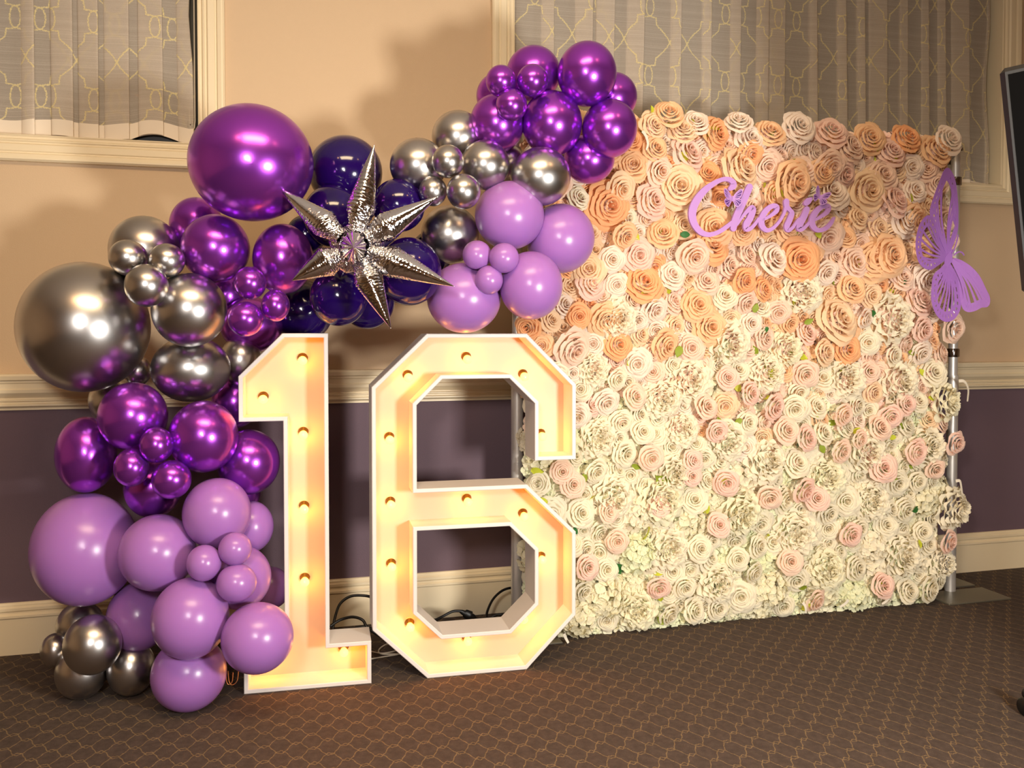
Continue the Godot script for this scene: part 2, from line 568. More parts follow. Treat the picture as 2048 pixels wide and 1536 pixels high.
const CASING := [Vector2(-0.004, -0.19), Vector2(-0.004, 0.006), Vector2(-0.002, 0.010), Vector2(0.0, 0.010), Vector2(0.004, 0.006), Vector2(0.012, 0.006), Vector2(0.016, 0.014), Vector2(0.022, 0.016), Vector2(0.026, 0.012), Vector2(0.030, 0.012), Vector2(0.036, 0.020), Vector2(0.060, 0.022), Vector2(0.064, 0.018), Vector2(0.068, 0.018), Vector2(0.072, 0.026), Vector2(0.086, 0.030), Vector2(0.092, 0.030), Vector2(0.099, 0.022), Vector2(0.099, 0.0)]

func casing(a: Vector3, b: Vector3, outward: Vector3) -> ArrayMesh:   # moulding from a to b along the opening's edge; mitred ends
	var mb := MB.new()
	var along := (b - a).normalized()
	for i in CASING.size() - 1:
		var p: Vector2 = CASING[i]; var q: Vector2 = CASING[i + 1]
		var f := func(e: Vector3, s: float, t: Vector2): return e + outward * t.x + along * (s * t.x) + Vector3(0, 0, t.y)
		var c := [f.call(a, -1.0, p), f.call(b, 1.0, p), f.call(b, 1.0, q), f.call(a, -1.0, q)]
		if (c[1] - c[0]).cross(c[2] - c[0]).dot(Vector3(0, 0, 1) - outward * 0.3 if i > 0 else -outward) < 0: c.reverse()
		mb.quad(c[0], c[1], c[2], c[3])
	return mb.done()

func build_windows() -> void:
	for k in 2:
		var l: float = WIN[k][0]; var r: float = WIN[k][1]
		var w := Node3D.new()
		w.name = "window_%d" % (k + 1)
		w.position = Vector3((l + r) / 2, WIN_LOW, 0)
		add_child(w)
		tag(w, ["window behind the sheer curtain at the upper left", "wide window behind the sheer curtain above the flower wall"][k], "", "", "structure")
		var hw := (r - l) / 2; var h := WIN_HIGH - WIN_LOW
		part("casing", casing(Vector3(-hw, 0, 0), Vector3(hw, 0, 0), Vector3(0, -1, 0)), M.trim, w)
		part("casing", casing(Vector3(hw, 0, 0), Vector3(hw, h, 0), Vector3(1, 0, 0)), M.trim, w)
		part("casing", casing(Vector3(-hw, 0, 0), Vector3(-hw, h, 0), Vector3(-1, 0, 0)), M.trim, w)
		part("casing", casing(Vector3(-hw, h, 0), Vector3(hw, h, 0), Vector3(0, 1, 0)), M.trim, w)
		var mb := MB.new()
		for s in [-1.0, 1.0]:
			mb.bevel_box(Vector3(s * (hw - 0.02) - 0.035, 0, -0.15), Vector3(s * (hw - 0.02) + 0.035, h, -0.1), 0.004)
			mb.bevel_box(Vector3(s * 0.02 - 0.02, 0, -0.15), Vector3(s * 0.02 + 0.02, h, -0.1), 0.004)
		mb.bevel_box(Vector3(-hw, -0.01, -0.15), Vector3(hw, 0.05, -0.1), 0.004)
		mb.bevel_box(Vector3(-hw, h - 0.05, -0.15), Vector3(hw, h + 0.01, -0.1), 0.004)
		part("window_frame", mb.done(), M.dark_frame, w)
		for s in [-1.0, 1.0]:
			mb = MB.new()
			mb.box(Vector3(minf(s * 0.04, s * hw), 0.03, -0.128), Vector3(maxf(s * 0.04, s * hw), h - 0.03, -0.122))
			part("pane", mb.done(), M.glass, w)
	# cord and bracket at the right edge of the left window
	var right: float = WIN[0][1]
	var cord := thing("blind_cord", "thin white cord hanging in the gap right of the left curtain", "cord", Vector3(right - 0.018, WIN_LOW + 0.05, -0.03))
	var c := MB.new()
	c.tube([Vector3(0, 0.93, 0), Vector3(0, 0.05, 0), Vector3(-0.003, 0.02, 0), Vector3(-0.012, 0.012, 0), Vector3(-0.02, 0.03, 0), Vector3(-0.021, 0.1, 0)], 0.0028, 6)
	part("cord", c.done(), M.white_wire, cord)
	c = MB.new()
	c.bevel_box(Vector3(-0.027, -0.035, -0.004), Vector3(-0.004, 0.05, 0.002), 0.002)
	part("bracket", c.done(), M.plate, cord)
	for y in [-0.02, 0.032]:
		c = MB.new()
		c.lathe([Vector2(0.0, 0.005), Vector2(0.004, 0.0045), Vector2(0.005, 0.002)], 2, 12)
		part("screw", c.done(), M.collar, cord, Transform3D(Basis(), Vector3(-0.0155, y, 0)))
	curtain("sheer beige trellis curtain hanging in the left window", -2.80, -0.320, 11, [[-0.99, -0.905], [-0.87, -0.80], [-0.62, -0.56], [-0.49, -0.42]], 0.0, [-0.55, -0.34])
	curtain("wide sheer beige trellis curtain behind the flower wall", 1.0, 3.50, 23, [], -0.05, [])

func curtain(label: String, x0: float, x1: float, sd: int, _bands: Array, z: float, lifted: Array) -> void:
	var t := thing("sheer_curtain", label, "curtain", Vector3(0, WIN_LOW, -0.045))
	var r := RandomNumberGenerator.new()
	r.seed = sd
	# top view of the cloth: it runs forward, doubles back in a pleat, runs on
	var line := []     # x, z, fold strength
	var x := x0
	while x < x1:
		var flat := r.randf_range(0.09, 0.19)
		var back := r.randf_range(0.02, 0.05) if r.randf() < 0.6 else r.randf_range(0.06, 0.09)
		var amp := r.randf_range(0.010, 0.018)
		line.append(Vector2(x, 0.0))
		line.append(Vector2(x + flat * 0.5, r.randf_range(-0.004, 0.004)))
		line.append(Vector2(x + flat, amp * 0.6))
		line.append(Vector2(x + flat + 0.002, amp))
		line.append(Vector2(x + flat - back * 0.5, amp * 0.8))
		line.append(Vector2(x + flat - back, 0.004))
		line.append(Vector2(x + flat - back - 0.002, -0.006))
		line.append(Vector2(x + flat - back * 0.5, -0.007))
		x += flat
	line = smooth(line, 4)
	var run := [0.0]
	for i in range(1, line.size()): run.append(run[-1] + line[i].distance_to(line[i - 1]))
	var skew := []
	for i in line.size(): skew.append(0.05 * sin(line[i].x * 2.3 + sd) + 0.02 * sin(line[i].x * 9.0))
	var h := WIN_HIGH - WIN_LOW - 0.02
	var rows := 10
	var mb := MB.new()
	var hem := MB.new()
	for pass_ in 2:
		var b: MB = mb if pass_ == 0 else hem
		var y0 := 0.0 if pass_ == 0 else -0.005
		var y1 := h if pass_ == 0 else 0.058
		var nr := rows if pass_ == 0 else 3
		var first := b.v.size()
		for j in nr + 1:
			var y := lerpf(y0, y1, float(j) / nr)
			for i in line.size():
				var p: Vector2 = line[i]
				var fall := 1.0 - y / h
				var xx: float = p.x + skew[i] * (y / h - 0.6) * 0.35
				xx = minf(xx, x1 + 0.012 * sin(y * 9.0))
				var low := z
				if lifted.size() and p.x > lifted[0] and p.x < lifted[1]:
					low += 0.03 * sin(PI * (p.x - lifted[0]) / (lifted[1] - lifted[0])) * fall ** 4
				low += 0.008 * sin(p.x * 21.0) * fall ** 3 + 0.012
				b.pt(Vector3(xx, y + low * clampf(fall, 0, 1), p.y * (0.8 + 0.5 * fall) + (0.0035 if pass_ else 0.0)), Vector2(run[i] / 0.20, -y / 0.30))
		for j in nr:
			for i in line.size() - 1:
				var a := first + j * line.size() + i
				b.tri(a, a + 1, a + 1 + line.size()); b.tri(a, a + 1 + line.size(), a + line.size())
	part("sheer_cloth", mb.done(), M.curtain, t)
	part("hem", hem.done(), M.hem, t)
	var rod := MB.new()
	rod.tube([Vector3(x0 - 0.02, h - 0.01, 0), Vector3(x1 + 0.02, h - 0.01, 0)], 0.008, 10)
	part("curtain_rod", rod.done(), M.pole, t)

# ------------------------------------------------------------------ stand and flower wall
const POLE_L := Vector3(0.935, 0, 0.27)
const POLE_R := Vector3(3.045, 0, 0.27)
const PANEL_Z := 0.345

func build_backdrop_stand() -> void:
	var t := thing("backdrop_stand", "silver pipe stand holding the flower wall, with flat steel base plates", "backdrop stand", POLE_R)
	for k in 2:
		var at: Vector3 = (POLE_R if k == 0 else POLE_L) - POLE_R
		var mb := MB.new()
		mb.tube([at + Vector3(0, 0.008, 0), at + Vector3(0, 1.02, 0)], 0.0245, 24)
		mb.tube([at + Vector3(0, 1.02, 0), at + Vector3(0, 2.07, 0)], 0.0205, 24)
		part("upright_pole", mb.done(), M.pole, t)
		for y in [1.92, 1.125]:
			mb = MB.new()
			mb.lathe([Vector2(0.0215, y - 0.02), Vector2(0.0275, y - 0.018), Vector2(0.0275, y + 0.018), Vector2(0.0215, y + 0.02)], 1, 24)
			part("collar", mb.done(), M.collar, t, Transform3D(Basis(), at))
		mb = MB.new()
		mb.bevel_box(at + Vector3(-0.024, 2.0, -0.03), at + Vector3(0.024, 2.075, -0.02), 0.003)
		mb.bevel_box(at + Vector3(-0.024, 2.06, -0.03), at + Vector3(0.024, 2.075, 0.02), 0.003)
		part("bracket", mb.done(), M.collar, t)
		for z in [[-0.165, -0.045], [-0.005, 0.17]]:
			mb = MB.new()
			mb.bevel_box(at + Vector3(-0.155 if k == 0 else -0.16, 0.0, z[0]), at + Vector3(0.185 if k == 0 else 0.14, 0.008, z[1]), 0.002)
			part("base_plate", mb.done(), M.plate, t)
	var bar := MB.new()
	bar.tube([POLE_L - POLE_R + Vector3(0, 2.04, 0), Vector3(0, 2.04, 0)], 0.016, 16)
	part("crossbar", bar.done(), M.pole, t)

func petal(mb: MB, phi: float, w: float, r0: float, r1: float, z0: float, z1: float, curl: float, swirl: float, ruffle: float, nu := 6, nv := 4) -> void:
	var rows := []
	var ph := rng.randf() * TAU
	for j in nv + 1:
		var row := []
		for i in nu + 1:
			var u := 2.0 * i / nu - 1.0
			var v := (float(j) / nv) * (1.0 - 0.22 * u * u * u * u - 0.10 * u * u)
			var a := phi + u * w
			var rr := lerpf(r0, r1, v ** 0.8) * (1.0 + swirl * u) + curl * v ** 5 * 0.6
			var zz := lerpf(z0, z1, v) - curl * v ** 7
			if ruffle > 0:
				zz += ruffle * v * v * sin(u * 5.0 + ph)
				rr += ruffle * v * v * cos(u * 6.0 + ph * 2.0)
			row.append(Vector3(cos(a) * rr, sin(a) * rr, zz))
		rows.append(row)
	mb.grid(rows)

func rose_mesh(bud: bool) -> ArrayMesh:
	# rings of petals on a dome, each lip turned outwards over the next ring
	var mb := MB.new()
	var rings := [[5, 1.0, 0.12, 0.22], [5, 0.82, 0.30, 0.18], [4, 0.62, 0.42, 0.15], [3, 0.44, 0.50, 0.12], [3, 0.27, 0.55, 0.09], [2, 0.12, 0.57, 0.03]]
	if bud: rings = [[4, 0.88, 0.42, 0.20], [4, 0.70, 0.60, 0.16], [3, 0.52, 0.71, 0.13], [3, 0.35, 0.78, 0.10], [3, 0.21, 0.81, 0.07], [2, 0.10, 0.82, 0.02]]
	for q in rings:
		var off := rng.randf() * TAU
		for k in q[0]:
			var jit := rng.randf_range(0.94, 1.06)
			petal(mb, off + TAU * k / q[0], PI / q[0] * 1.4, q[1] * 0.72, q[1] * jit * 0.93, q[2] - 0.24, q[2] + rng.randf_range(-0.025, 0.025), q[3], 0.10, q[3] * 0.18)
	mb.lathe([Vector2(0.0, rings[-1][2] - 0.02), Vector2(0.06, rings[-1][2] - 0.06), Vector2(0.10, 0.2)], 2, 8)
	return mb.done()

func peony_mesh() -> ArrayMesh:
	var mb := MB.new()
	for q in [[8, 1.0, 0.08, 0.16], [8, 0.90, 0.26, 0.13], [8, 0.78, 0.40, 0.11], [7, 0.64, 0.51, 0.10], [6, 0.50, 0.59, 0.08], [5, 0.36, 0.64, 0.07], [4, 0.23, 0.67, 0.05], [3, 0.12, 0.68, 0.03]]:
		var off := rng.randf() * TAU
		for k in q[0]:
			petal(mb, off + TAU * k / q[0] + rng.randf_range(-0.15, 0.15), PI / q[0] * 1.35, q[1] * 0.80, q[1] * rng.randf_range(0.86, 1.06) * 0.95, q[2] - 0.16, q[2] + rng.randf_range(-0.06, 0.06), q[3] * 1.1, 0.05, 0.085, 8, 4)
	return mb.done()

func hydrangea_mesh() -> ArrayMesh:
	var mb := MB.new()
	var n := 30
	for k in n:
		var z := 1.0 - (k + 0.5) / n * 1.0
		var a := k * 2.39996 + rng.randf_range(-0.2, 0.2)
		var s := sqrt(1 - z * z)
		var d := Vector3(cos(a) * s, sin(a) * s, z * 0.75 + 0.05)
		var nrm := (d + Vector3(rng.randf_range(-0.35, 0.35), rng.randf_range(-0.35, 0.35), 0.5)).normalized()
		var c := d * rng.randf_range(0.72, 0.88) * Vector3(1, 1, 0.7)
		var b := Basis.looking_at(-nrm, Vector3.UP if absf(nrm.y) < 0.9 else Vector3.RIGHT)
		var spin := rng.randf() * TAU
		for q in 4:
			var t := spin + q * PI / 2
			var dir := Vector3(cos(t), sin(t), 0); var side := Vector3(-sin(t), cos(t), 0)
			var rows := []
			for j in 4:
				var v := j / 3.0
				var wd: float = [0.05, 0.16, 0.17, 0.05][j]
				var row := []
				for i in 3:
					var u := i - 1.0
					row.append(c + b * ((dir * (v * 0.27) + side * (u * wd * 0.9)) + Vector3(0, 0, 0.06 * v * v + 0.045 * u * u + (0.05 * sin(spin + q + v * 3.0)))))
				rows.append(row)
			mb.grid(rows)
	return mb.done()

func leaf_mesh() -> ArrayMesh:
	var mb := MB.new()
	var rows := []
	for j in 6:
		var v := j / 5.0
		var w := 0.34 * sin(PI * clampf(v * 0.92 + 0.06, 0, 1)) ** 0.8
		rows.append([Vector3(-w, v, 0.10 - 0.25 * v * v), Vector3(0, v, -0.25 * v * v + 0.04 * sin(v * 4)), Vector3(w, v, 0.10 - 0.25 * v * v)])
	mb.grid(rows)
	return mb.done()

# flowers that one can single out, as (x, y, radius) in photograph pixels on the wall's plane, by look
const TANGERINE := [[1437, 265, 27], [1545, 264, 26], [1503, 305, 24], [1220, 410, 40], [1820, 274, 24], [1745, 275, 26], [1160, 632, 24], [1058, 655, 22], [1290, 565, 34], [1425, 655, 30], [1425, 490, 34], [1545, 385, 20], [1705, 580, 26], [1490, 560, 24], [1750, 520, 34], [1835, 440, 26], [1600, 520, 38], [1400, 610, 28], [1700, 700, 24], [1240, 690, 26], [1310, 300, 26], [1340, 330, 22], [1250, 470, 26]]
const PEACH := [[1340, 232, 28], [1370, 258, 24], [1310, 250, 25], [1485, 335, 38], [1360, 375, 42], [1580, 365, 42], [1740, 380, 36], [1430, 455, 34], [1580, 452, 24], [1775, 512, 36], [1880, 300, 26], [1240, 375, 30], [1645, 345, 26], [1270, 330, 28], [1180, 540, 30], [1680, 640, 40], [1215, 640, 30], [1330, 470, 28]]
const BLUSH := [[1395, 243, 24], [1480, 250, 26], [1505, 278, 28], [1604, 252, 27], [1668, 262, 27], [1706, 292, 26], [1788, 302, 24], [1897, 282, 25], [1660, 330, 30], [1690, 348, 28], [1770, 350, 28], [1380, 305, 32], [1320, 342, 28], [1310, 400, 30], [1540, 330, 26], [1612, 338, 26], [1668, 383, 30], [1785, 405, 30], [1815, 440, 26], [1715, 525, 28], [1660, 475, 28], [1545, 520, 30], [1905, 656, 25], [1908, 885, 20], [1893, 1082, 20], [1185, 568, 28], [1390, 510, 32], [1280, 510, 30], [1860, 560, 26], [1845, 600, 25], [1150, 700, 36], [1145, 970, 24], [1125, 945, 22],
	[1456, 757, 21], [1498, 787, 22], [1545, 812, 24], [1684, 828, 21], [1572, 862, 24], [1434, 860, 22], [1410, 815, 24], [1610, 877, 23], [1758, 857, 22], [1681, 901, 21], [1782, 831, 21], [1810, 808, 20], [1831, 903, 22], [1764, 938, 26], [1453, 963, 25], [1605, 978, 24], [1540, 993, 23], [1634, 998, 22], [1438, 1052, 22], [1701, 1068, 21], [1581, 1124, 22], [1763, 1173, 22], [1628, 1198, 21], [1871, 937, 17], [1385, 922, 20], [1718, 878, 17], [1302, 915, 24], [1389, 922, 18], [1384, 953, 18], [1320, 1015, 20], [1217, 1026, 20], [1235, 1082, 22], [1173, 1135, 23], [1317, 1173, 22], [1438, 1090, 1], [1536, 1000, 1]]
const PEONY := [[1610, 585, 38], [1790, 640, 42], [1465, 690, 40], [1238, 640, 38], [1190, 740, 32], [1386, 762, 40], [1540, 745, 34], [1806, 766, 36], [1897, 802, 32], [1488, 1030, 40], [1540, 922, 38], [1461, 885, 36], [1741, 905, 36], [1751, 1005, 32], [1597, 1070, 38], [1861, 895, 34], [1915, 1020, 32], [1810, 1110, 36], [1330, 1000, 42], [1350, 952, 36], [1230, 1000, 40], [1344, 1100, 36], [1485, 1035, 30], [1280, 1225, 34], [1370, 860, 30], [1660, 960, 34], [1700, 760, 34], [1200, 880, 34], [1440, 1170, 34], [1660, 1140, 34], [1895, 1130, 24], [1580, 700, 30], [1330, 800, 34]]

func build_flower_wall() -> void:
	var t := thing("flower_wall", "artificial flower wall fading from peach and blush roses to cream hydrangeas, hung on a silver stand", "flower wall", Vector3(1.93, 0, PANEL_Z))
	var off := t.position
	var x0 := 0.985; var x1 := 2.89; var y0 := 0.05; var y1 := 2.06
	var mb := MB.new()
	mb.bevel_box(Vector3(x0 - 0.02, 0.02, -0.03) - Vector3(off.x, 0, 0), Vector3(x1 + 0.03 - off.x, y1 - 0.02, -0.012), 0.004)
	part("backing_panel", mb.done(), M.panel_back, t)
	var roses := []; var buds := []; var peonies := []; var hydr := []
	for k in 5: roses.append(rose_mesh(false))
	for k in 3: buds.append(rose_mesh(true))
	for k in 3: peonies.append(peony_mesh())
	for k in 4: hydr.append(hydrangea_mesh())
	var leaf := leaf_mesh()
	var taken: Array[Vector3] = []     # x, y, radius
	var count := {"rose": 0, "rosebud": 0, "peony": 0, "hydrangea": 0, "leaf": 0}
	var plant := func(kind: String, mesh: Mesh, m: Material, p: Vector2, r: float, proud: float, lean: float) -> void:
		var out := Vector3(rng.randf_range(-lean, lean), rng.randf_range(-lean, lean), 1)
		out.x += 0.5 * clampf((p.x - x1 + 0.06) / 0.08, 0, 1) - 0.5 * clampf((x0 + 0.06 - p.x) / 0.08, 0, 1)
		out.y += 0.6 * clampf((p.y - y1 + 0.07) / 0.08, 0, 1) - 0.25 * clampf((0.1 - p.y) / 0.08, 0, 1)
		var b := Basis.looking_at(-out.normalized()) * Basis(Vector3(0, 0, 1), rng.randf() * TAU)
		part(kind, mesh, m, t, Transform3D(b.scaled_local(Vector3(r, r, r)), Vector3(p.x - off.x, p.y, proud)))
		count[kind] += 1
		if kind != "leaf": taken.append(Vector3(p.x, p.y, r))
	var plane_z := 0.40
	for set_ in [[TANGERINE, ["tangerine", "tangerine", "peach"], "rose"], [PEACH, ["peach", "apricot"], "rose"], [BLUSH, ["blush", "shell", "pink"], "rose"], [PEONY, ["ivory", "cream", "ivory"], "peony"]]:
		for q in set_[0]:
			if q[2] < 5: continue
			var w := on_z(q[0], q[1], plane_z + 0.03)
			var s: float = q[2] / F * (EYE - w).length() * 1.22
			var low: bool = set_[0] == BLUSH and q[1] > 720
			var names: Array = ["pink", "blush"] if low else set_[1]
			var m: Material = M[names[rng.randi() % names.size()]]
			if set_[2] == "peony": plant.call("peony", peonies[rng.randi() % 3], m, Vector2(w.x, w.y), s, 0.05, 0.2)
			else:
				var shut := low or rng.randf() < 0.25
				plant.call("rosebud" if shut else "rose", buds[rng.randi() % 3] if shut else roses[rng.randi() % 5], m, Vector2(w.x, w.y), s, 0.065 + (0.01 if low else 0.0), 0.38)
			if rng.randf() < (0.55 if low else 0.22):
				var a := rng.randf() * TAU
				plant.call("leaf", leaf, M[["lime", "leaf", "lime"][rng.randi() % 3]], Vector2(w.x + cos(a) * s * 0.55, w.y + sin(a) * s * 0.55), s * 0.75, 0.06, 0.8)
	# the rest: thrown at random, keeping their distance
	for step in [[1.0, 14000], [0.72, 14000], [0.5, 9000]]:
		for tries in int(step[1]):
			var p := Vector2(rng.randf_range(x0, x1), rng.randf_range(y0, y1))
			var hgt := p.y / y1 + rng.randf_range(-0.07, 0.07) + 0.05 * (x1 - p.x) / 2.0 * -1.0
			var kind := "rose"; var hue := "ivory"; var r := rng.randf_range(0.052, 0.070)
			var die := rng.randf()
			if hgt > 0.56:
				hue = "tangerine" if die < 0.10 else "peach" if die < 0.30 else "apricot" if die < 0.50 else "blush" if die < 0.74 else "shell" if die < 0.95 else "ivory"
			elif hgt > 0.38:
				hue = "peach" if die < 0.06 else "apricot" if die < 0.14 else "blush" if die < 0.36 else "pink" if die < 0.44 else "shell" if die < 0.60 else "ivory"
				if die > 0.70: kind = "hydrangea" if die > 0.88 else "rose"
			else:
				hue = "ivory" if die < 0.6 else "cream"
				if die > 0.38: kind = "hydrangea"
			if kind == "hydrangea":
				r = rng.randf_range(0.075, 0.10)
				hue = "cream" if rng.randf() < 0.5 else "pistachio" if rng.randf() < 0.45 else "ivory"
			var keep: float = step[0]
			r *= lerpf(0.8, 1.0, keep)
			var free := true
			for q in taken:
				var dx := q.x - p.x; var dy := q.y - p.y; var need := (q.z + r) * 0.80 * keep
				if dx * dx + dy * dy < need * need:
					free = false
					break
			if kind == "rose" and rng.randf() < 0.35: kind = "rosebud"
			if not free or count[kind] >= 300: continue
			var sunk := 0.045 * (keep - 0.5) / 0.5
			if kind == "hydrangea": plant.call("hydrangea", hydr[rng.randi() % 4], M[hue], p, r, 0.0 + sunk, 0.3)
			else: plant.call(kind, buds[rng.randi() % 3] if kind == "rosebud" else roses[rng.randi() % 5], M[hue], p, r, 0.012 + sunk, 0.42)
			if rng.randf() < 0.20 and count["leaf"] < 290:
				var a := rng.randf() * TAU
				plant.call("leaf", leaf, M["leaf" if rng.randf() < 0.5 else "lime" if rng.randf() < 0.8 else "deep_leaf"], p + Vector2(cos(a), sin(a)) * r * 0.8, r * 0.7, 0.03 + sunk, 0.9)
	# loose florets that close the gaps
	var mm := MultiMesh.new()
	mm.transform_format = MultiMesh.TRANSFORM_3D
	mm.use_colors = true
	mm.mesh = hydr[0]
	var cells := []
	var nx := 26; var ny := 26
	for j in ny:
		for i in nx:
			cells.append(Vector2(lerpf(x0 + 0.02, x1 - 0.02, (i + 0.5 * (j % 2)) / nx), lerpf(y0, y1 - 0.03, float(j) / (ny - 1))))
	mm.instance_count = cells.size()
	for i in cells.size():
		var p: Vector2 = cells[i]
		var b := Basis(Vector3(0, 0, 1), rng.randf() * TAU).scaled(Vector3.ONE * rng.randf_range(0.065, 0.08))
		mm.set_instance_transform(i, Transform3D(b, Vector3(p.x - off.x, p.y, 0.0)))
		var hgt := p.y / y1 + rng.randf_range(-0.1, 0.1)
		var c: Color = PETALS[["pink", "peach", "blush"][rng.randi() % 3] if hgt > 0.5 else ["blush", "cream", "pistachio"][rng.randi() % 3] if hgt > 0.36 else ["cream", "pistachio"][rng.randi() % 2]]
		mm.set_instance_color(i, c.srgb_to_linear())
	var mi := MultiMeshInstance3D.new()
	mi.name = "loose_petals"
	mi.multimesh = mm
	var fill := mat(Color.WHITE, 0.85)
	fill.vertex_color_use_as_albedo = true
	mi.material_override = fill
	mi.set_meta("kind", "stuff")
	t.add_child(mi)
	# white ties and ribbon ends
	for q in [[[1918, 762], [1927, 762], [1933, 768], [1937, 780], [1936, 795], [1935, 803]], [[1912, 962], [1920, 962], [1923, 975], [1925, 990], [1927, 1002]], [[1285, 262], [1292, 272], [1296, 288], [1293, 300]], [[1606, 1205], [1611, 1214], [1612, 1226]], [[1697, 1200], [1690, 1208], [1680, 1214]], [[1778, 1196], [1772, 1203], [1764, 1208]], [[1128, 1268], [1132, 1277], [1137, 1286]]]:
		var pts := []
		for c in q: pts.append(on_z(c[0], c[1], 0.42 if q[0][0] > 1900 else 0.45) - off)
		if q[0][1] > 1190:
			for i in pts.size(): pts[i] = Vector3(pts[i].x, maxf(pts[i].y, 0.004), pts[i].z)
		var path := smooth(pts, 4)
		var wd := []
		for i in path.size(): wd.append(0.014 - 0.006 * float(i) / path.size())
		mb = MB.new()
		mb.ribbon(path, wd, Vector3(0.25, 0.1, 1).normalized(), 0.0012, false)
		part("ribbon_tie", mb.done(), M.ribbon, t)

# ------------------------------------------------------------------ numerals
func build_numerals() -> void:
	var one := [Vector2(0, 0), Vector2(0.427, 0), Vector2(0.427, 0.15), Vector2(0.285, 0.15), Vector2(0.285, 1.222), Vector2(0.134, 1.222), Vector2(-0.01, 1.078), Vector2(-0.01, 0.925), Vector2(0.135, 0.925), Vector2(0.135, 0.15), Vector2(0, 0.15)]
	var t := numeral("marquee_numeral", "white light-up numeral one with warm bulbs, left of the six", Vector3(-0.118, 0, 0.614), -2.6)
	var tris := Geometry2D.triangulate_polygon(PackedVector2Array(one))
	var faces := []
	for i in range(0, tris.size(), 3): faces.append([one[tris[i]], one[tris[i + 1]], one[tris[i + 2]]])
	numeral_shell(t, [one], faces)
	for b in [[0.198, 1.137], [0.064, 1.003], [0.199, 0.876], [0.2, 0.614], [0.201, 0.357], [0.335, 0.096], [0.075, 0.096]]: bulb(t, b[0], b[1])
	var outer := [Vector2(0, 1.22), Vector2(0.362, 1.22), Vector2(0.547, 1.035), Vector2(0.547, 0.76), Vector2(0.392, 0.76), Vector2(0.392, 0.968), Vector2(0.298, 1.06), Vector2(0.055, 1.06), Vector2(-0.036, 0.97), Vector2(-0.036, 0.675), Vector2(0.362, 0.675), Vector2(0.547, 0.494), Vector2(0.547, 0.186), Vector2(0.362, 0), Vector2(0, 0), Vector2(-0.192, 0.186), Vector2(-0.192, 1.035)]
	var hole := [Vector2(-0.036, 0.527), Vector2(0.298, 0.527), Vector2(0.392, 0.433), Vector2(0.392, 0.24), Vector2(0.298, 0.15), Vector2(0.055, 0.15), Vector2(-0.036, 0.24)]
	t = numeral("marquee_numeral", "white light-up numeral six with warm bulbs, before the left edge of the flower wall", Vector3(0.505, 0, 0.641), -1.95)
	faces = []
	for q in [[0, 1, 6, 7], [1, 2, 5, 6], [2, 3, 4, 5], [16, 0, 7, 8]]: faces.append(q.map(func(i): return outer[i]))
	var o := outer; var h := hole
	for q in [[o[16], o[8], o[9]], [o[16], o[9], h[0]], [o[16], h[0], h[6]], [o[16], h[6], o[15]], [o[9], o[10], h[1], h[0]], [o[10], o[11], h[2], h[1]], [o[11], o[12], h[3], h[2]], [o[12], o[13], h[4], h[3]], [o[13], o[14], h[5], h[4]], [o[14], o[15], h[6], h[5]]]: faces.append(q)
	var rev := outer.duplicate(); rev.reverse()
	numeral_shell(t, [rev, hole], faces)
	for b in [[0.16, 1.137], [-0.055, 1.073], [0.374, 1.071], [0.443, 0.847], [-0.122, 0.85], [-0.119, 0.616], [0.161, 0.614], [0.374, 0.55], [-0.117, 0.391], [0.444, 0.383], [-0.051, 0.168], [0.16, 0.1], [0.372, 0.165]]: bulb(t, b[0], b[1])

func numeral(called: String, label: String, at: Vector3, turn: float) -> Node3D:
	var t := thing(called, label, "light-up number", at, "light-up numerals")
	t.rotation_degrees.y = turn
	return t

const NUM_DEEP := 0.147
const NUM_FLOOR := -0.115

func numeral_shell(t: Node3D, loops: Array, faces: Array) -> void:
	var mb := MB.new()
	for f in faces:
		var q: Array = f
		if (q[1] - q[0]).cross(q[2] - q[0]) < 0: q.reverse()
		var p := q.map(func(a): return Vector3(a.x, a.y, NUM_FLOOR))
		var back := q.map(func(a): return Vector3(a.x, a.y, -NUM_DEEP))
		if p.size() == 4:
			mb.quad(p[0], p[1], p[2], p[3])
			mb.quad(back[3], back[2], back[1], back[0])
		else:
			mb.tri3(p[0], p[1], p[2])
			mb.tri3(back[2], back[1], back[0])
	part("back_panel", mb.done(), M.inside, t)
	for loop in loops:
		mb = MB.new()
		var n: int = loop.size()
		var th := 0.0145
		var inner := []
		for i in n:                                    # the material lies left of the loop
			var a: Vector2 = loop[(i + n - 1) % n]; var b: Vector2 = loop[i]; var c: Vector2 = loop[(i + 1) % n]
			var n1 := (b - a).normalized().orthogonal() * -1.0; var n2 := (c - b).normalized().orthogonal() * -1.0
			var m := (n1 + n2).normalized()
			inner.append(b + m * (th / maxf(m.dot(n1), 0.3)))
		var bv := 0.002
		for i in n:
			var j := (i + 1) % n
			var f := func(p: Vector2, z: float): return Vector3(p.x, p.y, z)
			var o0: Vector2 = loop[i]; var o1: Vector2 = loop[j]; var i0: Vector2 = inner[i]; var i1: Vector2 = inner[j]
			var e0 := o0.lerp(i0, 0.14); var e1 := o1.lerp(i1, 0.14); var g0 := o0.lerp(i0, 0.86); var g1 := o1.lerp(i1, 0.86)
			mb.quad(f.call(o0, -NUM_DEEP), f.call(o1, -NUM_DEEP), f.call(o1, -bv), f.call(o0, -bv))
			mb.quad(f.call(o0, -bv), f.call(o1, -bv), f.call(e1, 0), f.call(e0, 0))
			mb.quad(f.call(e0, 0), f.call(e1, 0), f.call(g1, 0), f.call(g0, 0))
			mb.quad(f.call(g0, 0), f.call(g1, 0), f.call(i1, -bv), f.call(i0, -bv))
			mb.quad(f.call(i0, -bv), f.call(i1, -bv), f.call(i1, NUM_FLOOR), f.call(i0, NUM_FLOOR))
		part("side_wall", mb.done(), M.paint, t)

